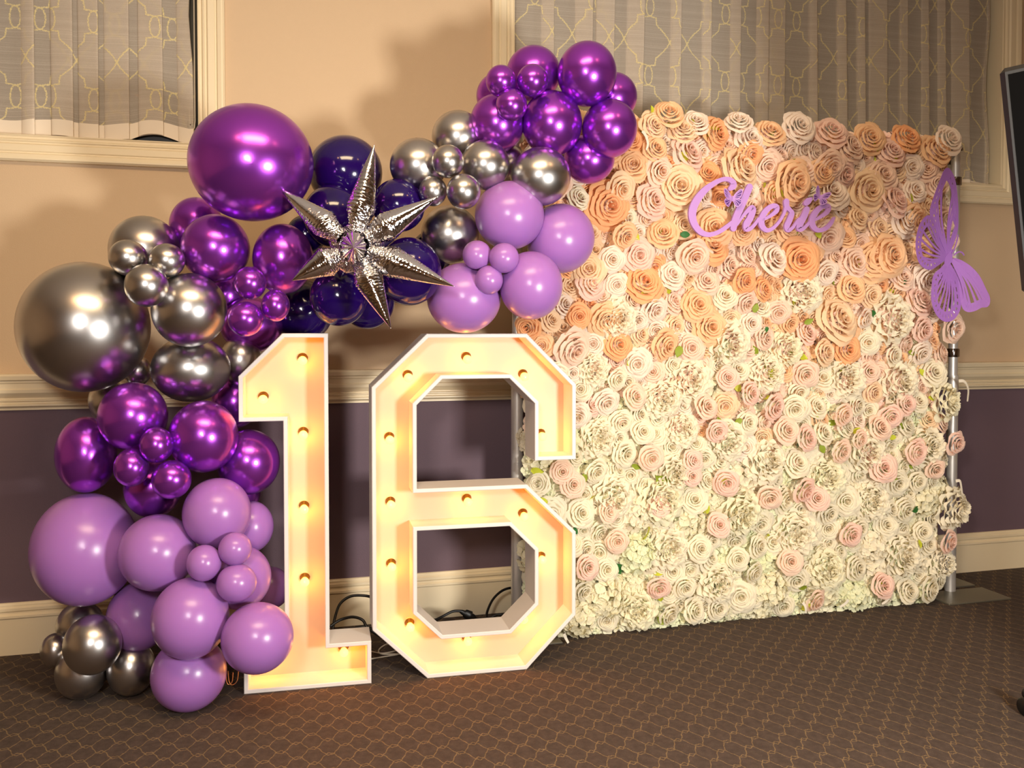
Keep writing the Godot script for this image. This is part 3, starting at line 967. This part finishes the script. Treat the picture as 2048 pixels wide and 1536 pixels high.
var bulb_mesh: ArrayMesh
var socket_mesh: ArrayMesh
const BULB_ENERGY := 0.0135

func bulb(t: Node3D, u: float, v: float) -> void:
	if bulb_mesh == null:
		var mb := MB.new()
		var prof := [Vector2(0.009, 0.008), Vector2(0.0095, 0.014)]
		for i in 11:
			var a := lerpf(-0.9, PI / 2, i / 10.0)
			prof.append(Vector2(0.016 * cos(a), 0.032 + 0.016 * sin(a)))
		mb.lathe(prof, 2, 20)
		bulb_mesh = mb.done()
		mb = MB.new()
		mb.lathe([Vector2(0.017, 0.0), Vector2(0.018, 0.003), Vector2(0.0155, 0.006), Vector2(0.0135, 0.016), Vector2(0.0105, 0.016), Vector2(0.010, 0.006)], 2, 20)
		socket_mesh = mb.done()
	var at := Transform3D(Basis(Vector3(1, 0, 0), 0.35), Vector3(u, v, NUM_FLOOR))
	var b := part("bulb", bulb_mesh, M.bulb, t, at)
	part("socket", socket_mesh, M.socket, b)
	var l := OmniLight3D.new()
	l.name = "bulb_glow"
	l.light_color = Color(1.0, 0.61, 0.18)
	l.light_energy = BULB_ENERGY
	l.light_size = 0.012
	l.omni_range = 8.0
	l.omni_attenuation = 2.0
	l.shadow_enabled = true
	l.position = at * Vector3(0, 0, 0.034)
	t.add_child(l, true)

# ------------------------------------------------------------------ balloons
var balloon_mesh: ArrayMesh

func bln(kind: String, px: float, py: float, rx: float, ry: float, d: float, label: String) -> void:
	if balloon_mesh == null:
		var mb := MB.new()
		var prof := []
		for i in 41:     # round front, slightly drawn-out neck and a knot at the back
			var a := lerpf(PI / 2, -PI / 2 + 0.16, i / 40.0)
			var z := sin(a)
			prof.append(Vector2(cos(a) if i else 0.0, z * (1.0 if z > 0 else 1.06)))
		prof.append_array([Vector2(0.08, -1.10), Vector2(0.055, -1.14), Vector2(0.05, -1.18), Vector2(0.085, -1.20), Vector2(0.085, -1.235), Vector2(0.045, -1.25), Vector2(0.05, -1.29), Vector2(0.11, -1.34), Vector2(0.0, -1.33)])
		mb.lathe(prof, 2, 64)
		for i in mb.ix.size() / 3:      # lathe profile runs downwards: turn the faces
			var s: int = mb.ix[i * 3 + 1]
			mb.ix[i * 3 + 1] = mb.ix[i * 3 + 2]
			mb.ix[i * 3 + 2] = s
		balloon_mesh = mb.done()
	var c := cos(atan((px - CX) / F))
	var a := rx * d / F * c
	var b := ry * d / F
	var at := spot(px, py, d)
	if py + ry > 1390: at.y = b
	var o := part(kind + "_balloon", balloon_mesh, M[kind], self)
	var look := Basis.looking_at(-(EYE - at).normalized())
	o.transform = Transform3D(look * Basis.from_scale(Vector3(a, b, (a + b) / 2)), at)
	tag(o, label, "balloon", {"purple": "chrome purple balloons of the garland", "silver": "silver chrome balloons of the garland", "lavender": "lavender balloons of the garland", "indigo": "indigo balloons of the garland"}[kind])

func build_garland() -> void:
	bln("lavender", 381, 1236, 80, 80, 2.740, "big lavender balloon at the front of the base, under the trio of tiny lavender ones")
	bln("lavender", 515, 1276, 74, 70, 2.720, "pinkish lavender balloon covering the lower left of the lit numeral one")
	bln("lavender", 378, 1348, 78, 73, 2.815, "lavender balloon touching the carpet, lowest of the whole garland")
	bln("lavender", 408, 1126, 36, 36, 2.720, "tiny lavender balloon at the base, left one of the trio")
	bln("lavender", 473, 1166, 41, 38, 2.720, "tiny lavender balloon at the base, lowest and largest of the trio")
	bln("lavender", 470, 1098, 34, 33, 2.740, "tiny lavender balloon at the base, upper right of the trio")
	bln("lavender", 315, 1105, 80, 76, 2.820, "lavender balloon overlapping the right side of the giant lavender balloon")
	bln("lavender", 434, 1026, 70, 70, 2.840, "lavender balloon just above the lower lavender trio, under the tiny chrome purple ones")
	bln("silver", 185, 1289, 61, 59, 2.800, "silver chrome balloon in front of the others at the bottom left corner")
	bln("lavender", 170, 1098, 112, 112, 2.920, "giant lavender balloon, the largest lavender one, left side of the base")
	bln("lavender", 277, 1233, 66, 68, 2.956, "lavender balloon between the bottom silver balloons and the big front lavender one")
	bln("silver", 262, 1342, 50, 54, 2.932, "silver chrome balloon on the carpet beside the lowest lavender balloon")
	bln("silver", 163, 1350, 55, 53, 2.905, "silver chrome balloon on the carpet, under the front silver one")
	bln("silver", 110, 1300, 31, 33, 2.920, "smallest silver balloon of the bottom left corner, against the baseboard")
	bln("silver", 160, 1250, 50, 46, 3.017, "silver chrome balloon tucked under the giant lavender balloon")
	bln("lavender", 481, 1155, 63, 63, 2.880, "lavender balloon behind the lower lavender trio, its right rim glowing warm")
	bln("lavender", 502, 1053, 46, 51, 2.980, "half hidden lavender balloon behind the one above the lower trio")
	bln("lavender", 540, 1176, 42, 42, 3.170, "shaded lavender balloon sliver beside the stem of the numeral one")
	bln("purple", 313, 890, 35, 36, 2.760, "tiny chrome purple balloon of the lower purple cluster, top of its trio")
	bln("purple", 263, 935, 37, 38, 2.760, "tiny chrome purple balloon of the lower purple cluster, left of its trio")
	bln("purple", 343, 959, 41, 39, 2.760, "tiny chrome purple balloon of the lower purple cluster, bottom of its trio")
	bln("purple", 407, 873, 71, 72, 2.856, "chrome purple balloon with a warm orange reflection left of the numeral one")
	bln("purple", 266, 833, 72, 69, 2.860, "chrome purple balloon directly below the giant silver balloon")
	bln("purple", 172, 909, 64, 76, 2.920, "chrome purple balloon at the left edge, resting on the giant lavender balloon")
	bln("purple", 306, 975, 60, 60, 2.960, "chrome purple balloon mostly hidden behind the lower purple trio")
	bln("purple", 497, 924, 64, 65, 2.989, "chrome purple balloon beside the stem of the one, under its flag")
	bln("purple", 480, 985, 42, 44, 3.120, "dark purple balloon sliver below the purple one beside the stem")
	bln("purple", 470, 805, 48, 52, 3.200, "chrome purple balloon peeking out behind the flag of the one")
	bln("silver", 293, 571, 45, 43, 2.740, "tiny silver balloon between the giant silver balloon and its neighbour, frontmost of its trio")
	bln("silver", 256, 515, 40, 36, 2.800, "tiny silver balloon, upper left of the left silver trio")
	bln("silver", 334, 521, 37, 34, 2.800, "tiny silver balloon, upper right of the left silver trio")
	bln("silver", 169, 654, 137, 130, 2.920, "giant silver chrome balloon, the largest silver one, at the far left")
	bln("silver", 379, 620, 77, 74, 2.860, "silver balloon right of the giant silver balloon, with an orange reflection")
	bln("silver", 382, 738, 81, 66, 2.990, "wide silver balloon with a long orange reflection left of the numeral one's flag")
	bln("silver", 289, 500, 73, 68, 2.960, "silver balloon behind the left silver trio, highest of the left silver cluster")
	bln("silver", 276, 742, 28, 30, 3.043, "small silver balloon squeezed between the giant silver and the wide silver balloon")
	bln("silver", 226, 800, 50, 48, 3.100, "silver balloon half hidden behind the purple one below the giant silver balloon")
	bln("silver", 482, 722, 44, 50, 3.160, "dull silver balloon peeking out beside the top of the one's flag")
	bln("purple", 491, 638, 36, 35, 2.760, "tiny chrome purple balloon above the numeral one, lowest of its trio")
	bln("purple", 500, 566, 33, 33, 2.780, "tiny chrome purple balloon above the numeral one, topmost of its trio")
	bln("purple", 551, 611, 29, 32, 2.800, "tiny chrome purple balloon above the numeral one, right one of its trio")
	bln("purple", 503, 326, 126, 115, 2.860, "giant chrome purple balloon, the largest purple one, highest on the left")
	bln("purple", 431, 497, 70, 68, 2.920, "chrome purple balloon below the giant purple one, right of the silver trio")
	bln("purple", 566, 518, 61, 70, 2.940, "chrome purple balloon behind the lower left spike of the starburst")
	bln("purple", 393, 452, 55, 57, 3.050, "chrome purple balloon peeking out left below the giant purple one")
	bln("purple", 503, 650, 63, 56, 3.200, "chrome purple balloon behind the small purple trio, just above the numeral one")
	bln("purple", 452, 590, 42, 46, 3.240, "dark purple balloon in the gap behind the middle purple trio")
	bln("indigo", 818, 543, 65, 68, 2.920, "indigo balloon behind the lower right spike of the starburst")
	bln("indigo", 678, 594, 59, 58, 2.940, "indigo balloon below the starburst with an orange glint")
	bln("indigo", 797, 411, 53, 53, 3.000, "indigo balloon between the upper spikes of the starburst")
	bln("indigo", 666, 432, 60, 62, 3.020, "indigo balloon behind the upper left spike of the starburst")
	bln("indigo", 691, 344, 74, 72, 3.140, "large indigo balloon right beside the giant purple one, highest of the indigo")
	bln("indigo", 735, 602, 55, 56, 3.120, "indigo balloon under the starburst's bottom spike, lower half in view")
	bln("indigo", 605, 622, 62, 62, 3.303, "indigo balloon just above the top of the numeral one")
	bln("indigo", 862, 508, 42, 46, 3.160, "indigo balloon in the gap behind the starburst's right side")
	bln("indigo", 742, 500, 52, 52, 3.200, "indigo balloon hidden right behind the starburst's hub")
	bln("indigo", 612, 470, 40, 40, 3.120, "indigo balloon in the gap between starburst and middle purple balloons")
	bln("silver", 927, 383, 34, 35, 2.900, "tiny silver balloon of the upper silver cluster, lower right of its trio")
	bln("silver", 896, 323, 32, 33, 2.920, "tiny silver balloon of the upper silver cluster, topmost of its trio")
	bln("silver", 866, 382, 28, 30, 2.950, "tiny silver balloon of the upper silver cluster beside the starburst's right spike tip")
	bln("silver", 836, 332, 56, 55, 3.030, "silver balloon at the left edge of the upper silver cluster")
	bln("silver", 970, 330, 49, 49, 3.040, "silver balloon in the middle of the upper silver cluster")
	bln("silver", 1081, 353, 60, 58, 3.060, "silver balloon at the right end, under the top purple cluster")
	bln("silver", 900, 469, 58, 58, 3.120, "silver balloon below the upper silver trio, left of the lavender ones")
	bln("silver", 916, 274, 52, 52, 3.140, "silver balloon highest in the upper silver cluster")
	bln("silver", 1014, 325, 36, 36, 3.200, "silver balloon sliver in the gap below the top purple cluster")
	bln("lavender", 1008, 516, 30, 30, 2.940, "tiny lavender balloon in the upper lavender cluster, right one of its trio")
	bln("lavender", 954, 510, 29, 29, 2.960, "tiny lavender balloon in the upper lavender cluster, left one of its trio")
	bln("lavender", 978, 560, 28, 29, 2.950, "tiny lavender balloon in the upper lavender cluster, lowest of its trio")
	bln("lavender", 1019, 431, 69, 68, 3.060, "lavender balloon at the top of the upper lavender cluster, below the silver ones")
	bln("lavender", 1062, 571, 63, 68, 3.020, "lavender balloon right above the numeral six, beside the flower wall")
	bln("lavender", 928, 596, 74, 70, 3.050, "lavender balloon hanging lowest of the upper cluster, touching the top of the six")
	bln("lavender", 1121, 477, 68, 69, 3.156, "lavender balloon in front of the flower wall, farthest right of the lavender")
	bln("purple", 1023, 210, 31, 32, 2.980, "tiny chrome purple balloon of the top cluster, lowest of its trio")
	bln("purple", 1002, 162, 30, 31, 3.000, "tiny chrome purple balloon of the top cluster, left of its trio")
	bln("purple", 1065, 161, 31, 32, 3.000, "tiny chrome purple balloon of the top cluster, right of its trio")
	bln("purple", 1104, 247, 60, 64, 3.117, "chrome purple balloon in front at the centre of the top cluster")
	bln("purple", 1174, 148, 59, 63, 3.080, "chrome purple balloon highest in the whole garland")
	bln("purple", 1219, 257, 55, 58, 3.120, "chrome purple balloon at the right tip of the garland, before the flower wall")
	bln("purple", 994, 247, 54, 58, 3.120, "chrome purple balloon at the left of the top cluster, above the silver ones")
	bln("purple", 1067, 147, 54, 54, 3.160, "chrome purple balloon behind the two tiny ones at the top, against the curtain")
	bln("purple", 1226, 194, 48, 48, 3.222, "chrome purple balloon behind the right tip of the garland, beside the curtain")
	bln("purple", 1178, 318, 51, 49, 3.200, "chrome purple balloon lowest of the top cluster, against the flower wall")
	bln("purple", 996, 192, 43, 45, 3.240, "chrome purple balloon hidden behind the left of the top cluster, only a rim in view")

func build_starburst() -> void:
	var d := 2.74
	var hub := spot(707, 494, d)
	var t := thing("starburst_balloon", "silver foil starburst balloon with six long spikes before the indigo balloons", "balloon", hub)
	var view := (EYE - hub).normalized()
	for q in [[749, 289, -0.02, 27], [556, 374, -0.03, 26], [876, 393, -0.02, 27], [584, 561, 0.07, 28], [782, 657, 0.05, 27], [909, 573, 0.02, 29]]:
		var tip := spot(q[0], q[1], d - q[2]) - hub
		spike(t, tip, q[3] / F * d, view, false)
	spike(t, view * 0.115, 31.0 / F * d, level_basis * Vector3.RIGHT, true)
	for k in 5:      # spikes on the far side
		var a := k * TAU / 5 + 0.3
		spike(t, (level_basis * Vector3(cos(a), sin(a), -1.0)).normalized() * 0.16, 0.036, view, false)

func spike(t: Node3D, tip: Vector3, r: float, face: Vector3, nub: bool) -> void:
	var n := FastNoiseLite.new()
	n.seed = int(tip.x * 1000) + 50
	n.frequency = 1.0
	var axis := tip.normalized()
	var side := axis.cross(face).normalized()
	var up := side.cross(axis)
	var length := tip.length()
	var mb := MB.new()
	var rows := []
	var nv := 120
	var nu := 64
	for j in nv + 1:
		var v := float(j) / nv
		var w: float
		if nub: w = 1.0 - 0.15 * (1.0 - v / 0.5) if v < 0.5 else (1.0 - v) * 2.0
		else: w = minf(0.52 + 0.48 * smoothstep(0.0, 0.30, v), pow(maxf(1.0 - v, 0.0), 0.92) * 1.36) * (1.0 if v < 0.98 else 0.9)
		w = maxf(w, 0.012)
		var row := []
		for i in nu:
			var a := TAU * i / nu
			var seam := pow(absf(cos(a)), 6.0) * 0.10
			var crease: float
			if nub: crease = 0.20 * absf(sin(a * 7.0)) * (1.3 - v)
			else:
				crease = 0.02 * cos(a * 5.0)
				var wr := exp(-v * 6.5)
				crease += wr * (0.42 * n.get_noise_3d(cos(a) * 5.0, sin(a) * 5.0, v * 46.0) + 0.12 * n.get_noise_2d(a * 9.0, v * 20.0))
				crease += 0.09 * exp(-v * 2.2) * pow(absf(sin(v * 75.0)), 8.0) * pow(absf(cos(a * 1.0 + 0.6)), 2.0)
			var rr := r * w * (1.0 - crease)
			row.append(axis * (v * length + (0.0 if nub else 0.05 * (1 - v))) + side * (cos(a) * rr * (1.0 + seam)) + up * (sin(a) * rr * 0.86))
		rows.append(row)
	mb.grid(rows, true)
	part("spike", mb.done(), M.foil, t)

# ------------------------------------------------------------------ paper cuts on the flower wall
func sign_pt(x: float, y: float) -> Vector3:    # the sign's own drawing: 2048 units are 340 pixels of its width
	return on_z(1360 + x / 6.0235, 330 + y / 6.0235, SIGN_Z)

const SIGN_Z := 0.515

func build_name_sign() -> void:
	var base := sign_pt(900, 830)
	var t := thing("name_sign", "lavender cursive name sign with tiny butterflies on the peach flowers", "sign", base)
	var u := 0.0
	u = sign_pt(1000, 500).distance_to(sign_pt(1001, 500))
	var strokes := [
		[[605, 285, 45], [640, 255, 72], [645, 215, 66], [600, 175, 52], [520, 172, 46], [410, 222, 54], [285, 320, 72], [190, 450, 84], [150, 580, 88], [172, 700, 76], [245, 800, 64], [340, 838, 50], [450, 815, 46], [550, 755, 46], [630, 690, 40]],
		[[840, 265, 74], [785, 390, 80], [722, 530, 82], [668, 660, 78], [645, 760, 72]],
		[[690, 720, 22], [770, 600, 34], [850, 522, 56], [878, 540, 74], [845, 640, 74], [800, 715, 74], [800, 770, 58], [850, 765, 42], [905, 710, 36], [945, 650, 34]],
		[[1000, 660, 26], [1090, 612, 36], [1160, 555, 50], [1165, 505, 56], [1110, 495, 52], [1035, 552, 62], [985, 640, 72], [985, 725, 70], [1040, 785, 48], [1110, 768, 38], [1190, 690, 32], [1250, 590, 32], [1275, 510, 40]],
		[[1280, 440, 66], [1285, 500, 60], [1325, 545, 46], [1345, 585, 60], [1315, 670, 66], [1285, 740, 64], [1300, 785, 48], [1350, 760, 36], [1400, 690, 30], [1430, 650, 30]],
		[[1525, 535, 68], [1490, 620, 76], [1445, 705, 76], [1432, 768, 62], [1480, 768, 40], [1560, 690, 32], [1600, 640, 30]],
		[[1515, 460, 62], [1545, 432, 66], [1580, 405, 30]],
		[[1615, 665, 26], [1700, 618, 38], [1772, 562, 50], [1782, 505, 58], [1722, 497, 52], [1645, 552, 62], [1592, 640, 72], [1592, 725, 70], [1650, 785, 50], [1740, 770, 46], [1810, 708, 44], [1850, 640, 28]],
	]
	for k in strokes.size():
		var s: Array = strokes[k]
		var pts := []; var wd := []
		for q in s:
			pts.append(sign_pt(q[0], q[1]) - base + Vector3(0, 0, 0.0007 * k))
			wd.append(Vector2(q[2] * u, 0))
		var mb := MB.new()
		mb.ribbon(smooth(pts, 8), smooth(wd, 8).map(func(a): return a.x), Vector3(0, 0, 1), 0.011)
		part("letter_stroke", mb.done(), M.lilac, t)
	small_butterfly(t, sign_pt(610, 410) - base + Vector3(0, 0, 0.012), 215 * u, 0.0, -0.25)
	small_butterfly(t, sign_pt(1662, 388) - base + Vector3(0, 0, 0.012), 190 * u, -0.42, -0.35)

func wing_lines(mb: MB, rim: Array, root: Vector3, veins: Array, rim_w: float, vein_w: float, nrm: Vector3, th: float) -> void:
	# a lace wing: a closed rim band and veins from the root to the rim
	var loop := smooth(rim + [rim[0]], 6)
	var w := []
	for i in loop.size(): w.append(rim_w)
	mb.ribbon(loop, w, nrm, th, false)
	for k in veins:
		var e: Vector3 = loop[int(k * (loop.size() - 1))]
		var mid := root.lerp(e, 0.5) + nrm.cross(e - root) * 0.06
		var p := smooth([root, mid, e], 5)
		var vw := []
		for i in p.size(): vw.append(lerpf(vein_w * 1.5, vein_w, float(i) / p.size()))
		mb.ribbon(p, vw, nrm, th, false)

func small_butterfly(t: Node3D, at: Vector3, width: float, roll: float, fold: float) -> void:
	var b := Node3D.new()
	b.name = "butterfly" if not t.has_node("butterfly") else "butterfly_001"
	b.transform = Transform3D(Basis(Vector3(0, 0, 1), roll), at)
	t.add_child(b)
	tag(b, "tiny openwork butterfly")
	var s := width / 2
	for side in [-1.0, 1.0]:
		for up in 2:
			var rim: Array = [[0.05, 0.05], [0.35, 0.5], [0.75, 0.85], [1.0, 0.86], [0.98, 0.5], [0.80, 0.12], [0.4, 0.0]] if up else [[0.05, -0.02], [0.45, -0.02], [0.86, -0.10], [0.95, -0.35], [0.72, -0.68], [0.45, -0.78], [0.25, -0.5]]
			var mb := MB.new()
			var f := func(p): return Vector3(p[0] * side * s * cos(fold), p[1] * s, p[0] * s * sin(-fold))
			var pts: Array = rim.map(f)
			if side < 0: pts.reverse()
			var film := MB.new()
			for i in range(1, pts.size() - 1): film.tri3(pts[0], pts[i], pts[i + 1])
			wing_lines(mb, pts, Vector3(0.03 * side * s, 0, 0.001), [0.2, 0.32, 0.44, 0.56, 0.68] if side > 0 else [0.25, 0.38, 0.5, 0.62, 0.75], 0.085 * s, 0.05 * s, Vector3(-sin(-fold) * side, 0, cos(fold)).normalized(), 0.0012)
			part("wing", mb.done(), M.lilac, b)
			part("wing_film", film.done(), M.violet, b, Transform3D(Basis(), Vector3(0, 0, -0.0016)))
	var body := MB.new()
	body.tube([Vector3(0, -0.28 * s, 0.002), Vector3(0, 0.1 * s, 0.004), Vector3(0, 0.25 * s, 0.002)], 0.05 * s, 8)
	part("body", body.done(), M.lilac, b)

func build_large_butterfly() -> void:
	var c := on_z(1897, 518, 0.49)
	var t := thing("paper_butterfly", "large lavender openwork paper butterfly clipped to the right pole", "butterfly", c)
	# wing outlines in photograph pixels; last number: how far the rim stands off the centre, in metres
	var wings := [
		[[[1896, 508, 0], [1876, 462, 0.02], [1864, 432, 0.035], [1864, 415, 0.04], [1872, 390, 0.05], [1884, 358, 0.06], [1891, 342, 0.065], [1898, 341, 0.065], [1908, 362, 0.06], [1913, 400, 0.05], [1914, 430, 0.04], [1912, 466, 0.02]], [0.12, 0.18, 0.24, 0.30, 0.62, 0.70, 0.78, 0.86], [0.3, 0.38, 0.46, 0.54, 0.62, 0.7]],
		[[[1894, 514, 0], [1880, 480, 0.01], [1868, 444, 0.03], [1856, 434, 0.04], [1843, 448, 0.045], [1836, 470, 0.05], [1834, 492, 0.05], [1838, 518, 0.045], [1848, 532, 0.04], [1862, 536, 0.03], [1878, 526, 0.01]], [0.14, 0.22, 0.30, 0.38, 0.48, 0.58, 0.68, 0.78], [0.3, 0.4, 0.5, 0.6, 0.7]],
		[[[1896, 524, 0], [1884, 538, 0.01], [1870, 552, 0.015], [1866, 578, 0.025], [1866, 602, 0.035], [1873, 624, 0.04], [1884, 637, 0.045], [1897, 640, 0.045], [1910, 632, 0.04], [1919, 612, 0.035], [1917, 580, 0.02], [1908, 546, 0.01]], [0.16, 0.25, 0.34, 0.42, 0.5, 0.58, 0.66, 0.74, 0.82], [0.3, 0.38, 0.46, 0.54, 0.62, 0.7]],
		[[[1907, 519, 0], [1922, 524, 0.03], [1940, 536, 0.06], [1956, 554, 0.08], [1968, 578, 0.10], [1976, 596, 0.11], [1974, 610, 0.11], [1962, 612, 0.09], [1948, 619, 0.07], [1934, 620, 0.05], [1926, 608, 0.04], [1920, 570, 0.02]], [0.18, 0.28, 0.38, 0.46, 0.54, 0.62, 0.7, 0.78], [0.2, 0.28, 0.36, 0.44, 0.52, 0.6]],
	]
	for w in wings:
		var pts := []
		for q in w[0]: pts.append(on_z(q[0], q[1], 0.49 + q[2]) - c)
		var nrm: Vector3 = (pts[3] - pts[0]).cross(pts[7] - pts[0]).normalized()
		if nrm.z < 0: nrm = -nrm
		var mb := MB.new()
		var loop := smooth(pts + [pts[0]], 6)
		if (loop[20] - loop[0]).cross(loop[40] - loop[0]).dot(nrm) < 0: loop.reverse()
		# broad rim, pierced by small windows: two bands joined by short bridges
		var mid := Vector3.ZERO
		for p in loop: mid += p / loop.size()
		var wd := []; var inner := []; var iw := []
		for i in loop.size():
			wd.append(0.015)
			var k := 0.26 if i > 8 and i < loop.size() - 8 else 0.06
			inner.append(loop[i].lerp(mid, k))
			iw.append(0.013)
		mb.ribbon(loop, wd, nrm, 0.0015, false)
		mb.ribbon(inner, iw, nrm, 0.0015, false)
		for i in range(8, loop.size() - 8, 3):
			mb.ribbon([loop[i], inner[i]], [0.013, 0.013], nrm, 0.0015, false)
		for k in w[1]:
			var e: Vector3 = inner[int(k * (loop.size() - 1))]
			var root: Vector3 = pts[0] * 0.6
			var p := smooth([root, root.lerp(e, 0.55) + nrm.cross(e - root) * 0.05, e], 5)
			mb.ribbon(p, [0.012, 0.011, 0.010, 0.010, 0.009, 0.009, 0.008, 0.008, 0.009, 0.010, 0.012], nrm, 0.0015, false)
		part("wing", mb.done(), M.lilac_dark, t)
	var body := MB.new()
	var hi := on_z(1904, 500, 0.495) - c; var lo := on_z(1890, 540, 0.495) - c
	var bp := smooth([lo, lo.lerp(hi, 0.35), lo.lerp(hi, 0.7), hi], 4)
	body.ribbon(bp, [0.006, 0.012, 0.018, 0.024, 0.03, 0.034, 0.036, 0.034, 0.03, 0.024, 0.018, 0.012, 0.008], Vector3(0, 0, 1), 0.003)
	part("body", body.done(), M.lilac_dark, t)
	for q in [[[1905, 506], [1911, 492], [1915, 478], [1916, 470]], [[1908, 510], [1917, 504], [1924, 505], [1928, 510]]]:
		body = MB.new()
		var p: Array = smooth(q.map(func(a): return on_z(a[0], a[1], 0.50) - c), 5)
		var w := []
		for i in p.size(): w.append(0.006)
		body.ribbon(p, w, Vector3(0, 0, 1), 0.0015)
		part("antenna", body.done(), M.lilac_dark, t)

# ------------------------------------------------------------------ cables
func build_cables() -> void:
	var z := 0.30
	var t := thing("power_cable", "black power cables with a plug, looping on the floor behind the numerals", "cable", on_y(760, 1275, 0.0))
	var o := t.position
	for q in [
		[[664, 1268, 0.38], [670, 1235, 0.34], [680, 1208, 0.30], [700, 1193, 0.28], [725, 1191, 0.28], [745, 1196, 0.30], [765, 1215, 0.36], [790, 1275, 0.30]],
		[[660, 1253, 0.44], [680, 1240, 0.42], [705, 1234, 0.40], [725, 1240, 0.40], [735, 1255, 0.42], [760, 1272, 0.43], [800, 1288, 0.40]],
		[[664, 1264, 0.36], [700, 1258, 0.36], [735, 1254, 0.36], [760, 1270, 0.42], [795, 1290, 0.42], [850, 1280, 0.38]],
		[[868, 1242, 0.30], [885, 1233, 0.28], [905, 1223, 0.27], [922, 1222, 0.27]],
		[[950, 1237, 0.27], [975, 1237, 0.27], [995, 1229, 0.27], [1010, 1231, 0.27], [1040, 1240, 0.20]],
		[[974, 1240, 0.25], [974, 1225, 0.22], [985, 1200, 0.18], [1002, 1183, 0.16], [1020, 1176, 0.15], [1040, 1176, 0.12]],
		[[884, 1247, 0.25], [940, 1242, 0.25], [1010, 1238, 0.25]]]:
		var pts := []
		for c in q:
			var p := on_z(c[0], c[1], c[2])
			p.y = maxf(p.y, 0.005)
			pts.append(p - o)
		var mb := MB.new()
		mb.tube(smooth(pts, 8), 0.0052, 10)
		part("cable", mb.done(), M.cable, t)
	var mb := MB.new()
	var a := on_z(920, 1222, 0.27) - o; var b := on_z(953, 1238, 0.27) - o
	var d := b - a
	var rows := []
	var sd := d.normalized().cross(Vector3(0, 0, 1))
	for q in [[0.0, 0.006], [0.1, 0.009], [0.25, 0.011], [0.3, 0.017], [0.5, 0.019], [0.62, 0.02], [0.65, 0.014], [0.85, 0.012], [1.0, 0.006]]:
		var row := []
		for i in 12:
			var an := TAU * i / 12
			row.append(a + d * q[0] + sd * (cos(an) * q[1]) - Vector3(0, 0, 1) * (sin(an) * q[1] * 0.8))
		rows.append(row)
	mb.grid(rows, true)
	part("plug", mb.done(), M.cable, t)
	var w := thing("white_wire", "thin white wire lying on the carpet between the two numerals", "wire", on_y(770, 1310, 0))
	for q in [[[742, 1303], [758, 1306], [772, 1306], [795, 1300], [800, 1290], [780, 1287], [765, 1293], [757, 1302], [765, 1308], [800, 1308]], [[740, 1318], [765, 1314], [795, 1309]]]:
		var pts: Array = q.map(func(c): return on_y(c[0], c[1], 0.003) - w.position)
		mb = MB.new()
		mb.tube(smooth(pts, 6), 0.0028, 6)
		part("wire", mb.done(), M.white_wire, w)
	var k := thing("coiled_ribbon", "thin pale curl of ribbon beside the lowest lavender balloon and the one", "ribbon", on_y(468, 1372, 0))
	for q in [[[456, 1342], [458, 1362], [464, 1370], [474, 1362], [477, 1340]], [[452, 1345], [453, 1362], [457, 1369], [464, 1364], [466, 1345]]]:
		var pts: Array = q.map(func(c): return spot(c[0], c[1], 2.84) - k.position)
		for i in pts.size(): pts[i] = Vector3(pts[i].x, maxf(pts[i].y, 0.002), pts[i].z)
		mb = MB.new()
		mb.tube(smooth(pts, 6), 0.0014, 6)
		part("curl", mb.done(), M.copper, k)

# ------------------------------------------------------------------ the screen at the right edge
func build_screen() -> void:
	var d := 2.25
	var top := spot(1998, 137, d); var bot := spot(2044, 590, d)
	var base := Vector3(top.x + 0.55, 0, top.z + 0.2)
	var t := thing("screen", "dark flat screen tilted on a stand at the right edge, cut off by the frame", "screen", base)
	var up := (top - bot)
	var h := up.length()
	up = up.normalized()
	var right := (level_basis * Vector3(0.85, 0, 0.53))
	right = (right - up * right.dot(up)).normalized()
	var b := Basis(right, up, right.cross(up))
	var mb := MB.new()
	var at := Transform3D(b, bot - base)
	mb.bevel_box(Vector3(0, 0, -0.05), Vector3(1.15, h, 0.0), 0.012)
	part("housing", mb.done(), M.bezel, t, at)
	mb = MB.new()
	mb.box(Vector3(0.018, 0.02, -0.004), Vector3(1.13, h - 0.02, 0.0015))
	part("display", mb.done(), M.screen, t, at)
	mb = MB.new()
	mb.bevel_box(Vector3(0.01, -0.02, -0.06), Vector3(1.14, 0.07, -0.012), 0.006)
	part("lower_rail", mb.done(), M.bezel, t, at)
	var mid := at * Vector3(0.55, 0.3, -0.07)
	mb = MB.new()
	mb.tube([Vector3(mid.x, 0.09, mid.z), mid], 0.03, 14)
	part("pole", mb.done(), M.bezel, t)
	var foot := on_y(2052, 1432, 0.0) - base
	for q in [foot, Vector3(mid.x * 2 - foot.x, 0, mid.z * 2 - foot.z), Vector3(mid.x + (foot.z - mid.z), 0, mid.z - (foot.x - mid.x)), Vector3(mid.x - (foot.z - mid.z), 0, mid.z + (foot.x - mid.x))]:
		mb = MB.new()
		mb.tube([Vector3(mid.x, 0.1, mid.z), Vector3(q.x, 0.075, q.z)], 0.018, 10)
		part("leg", mb.done(), M.bezel, t)
		mb = MB.new()
		mb.lathe([Vector2(0.0, -0.014), Vector2(0.024, -0.014), Vector2(0.03, -0.008), Vector2(0.03, 0.008), Vector2(0.024, 0.014), Vector2(0.0, 0.014)], 0, 20)
		part("caster", mb.done(), M.cable, t, Transform3D(Basis(), Vector3(q.x, 0.03, q.z)))
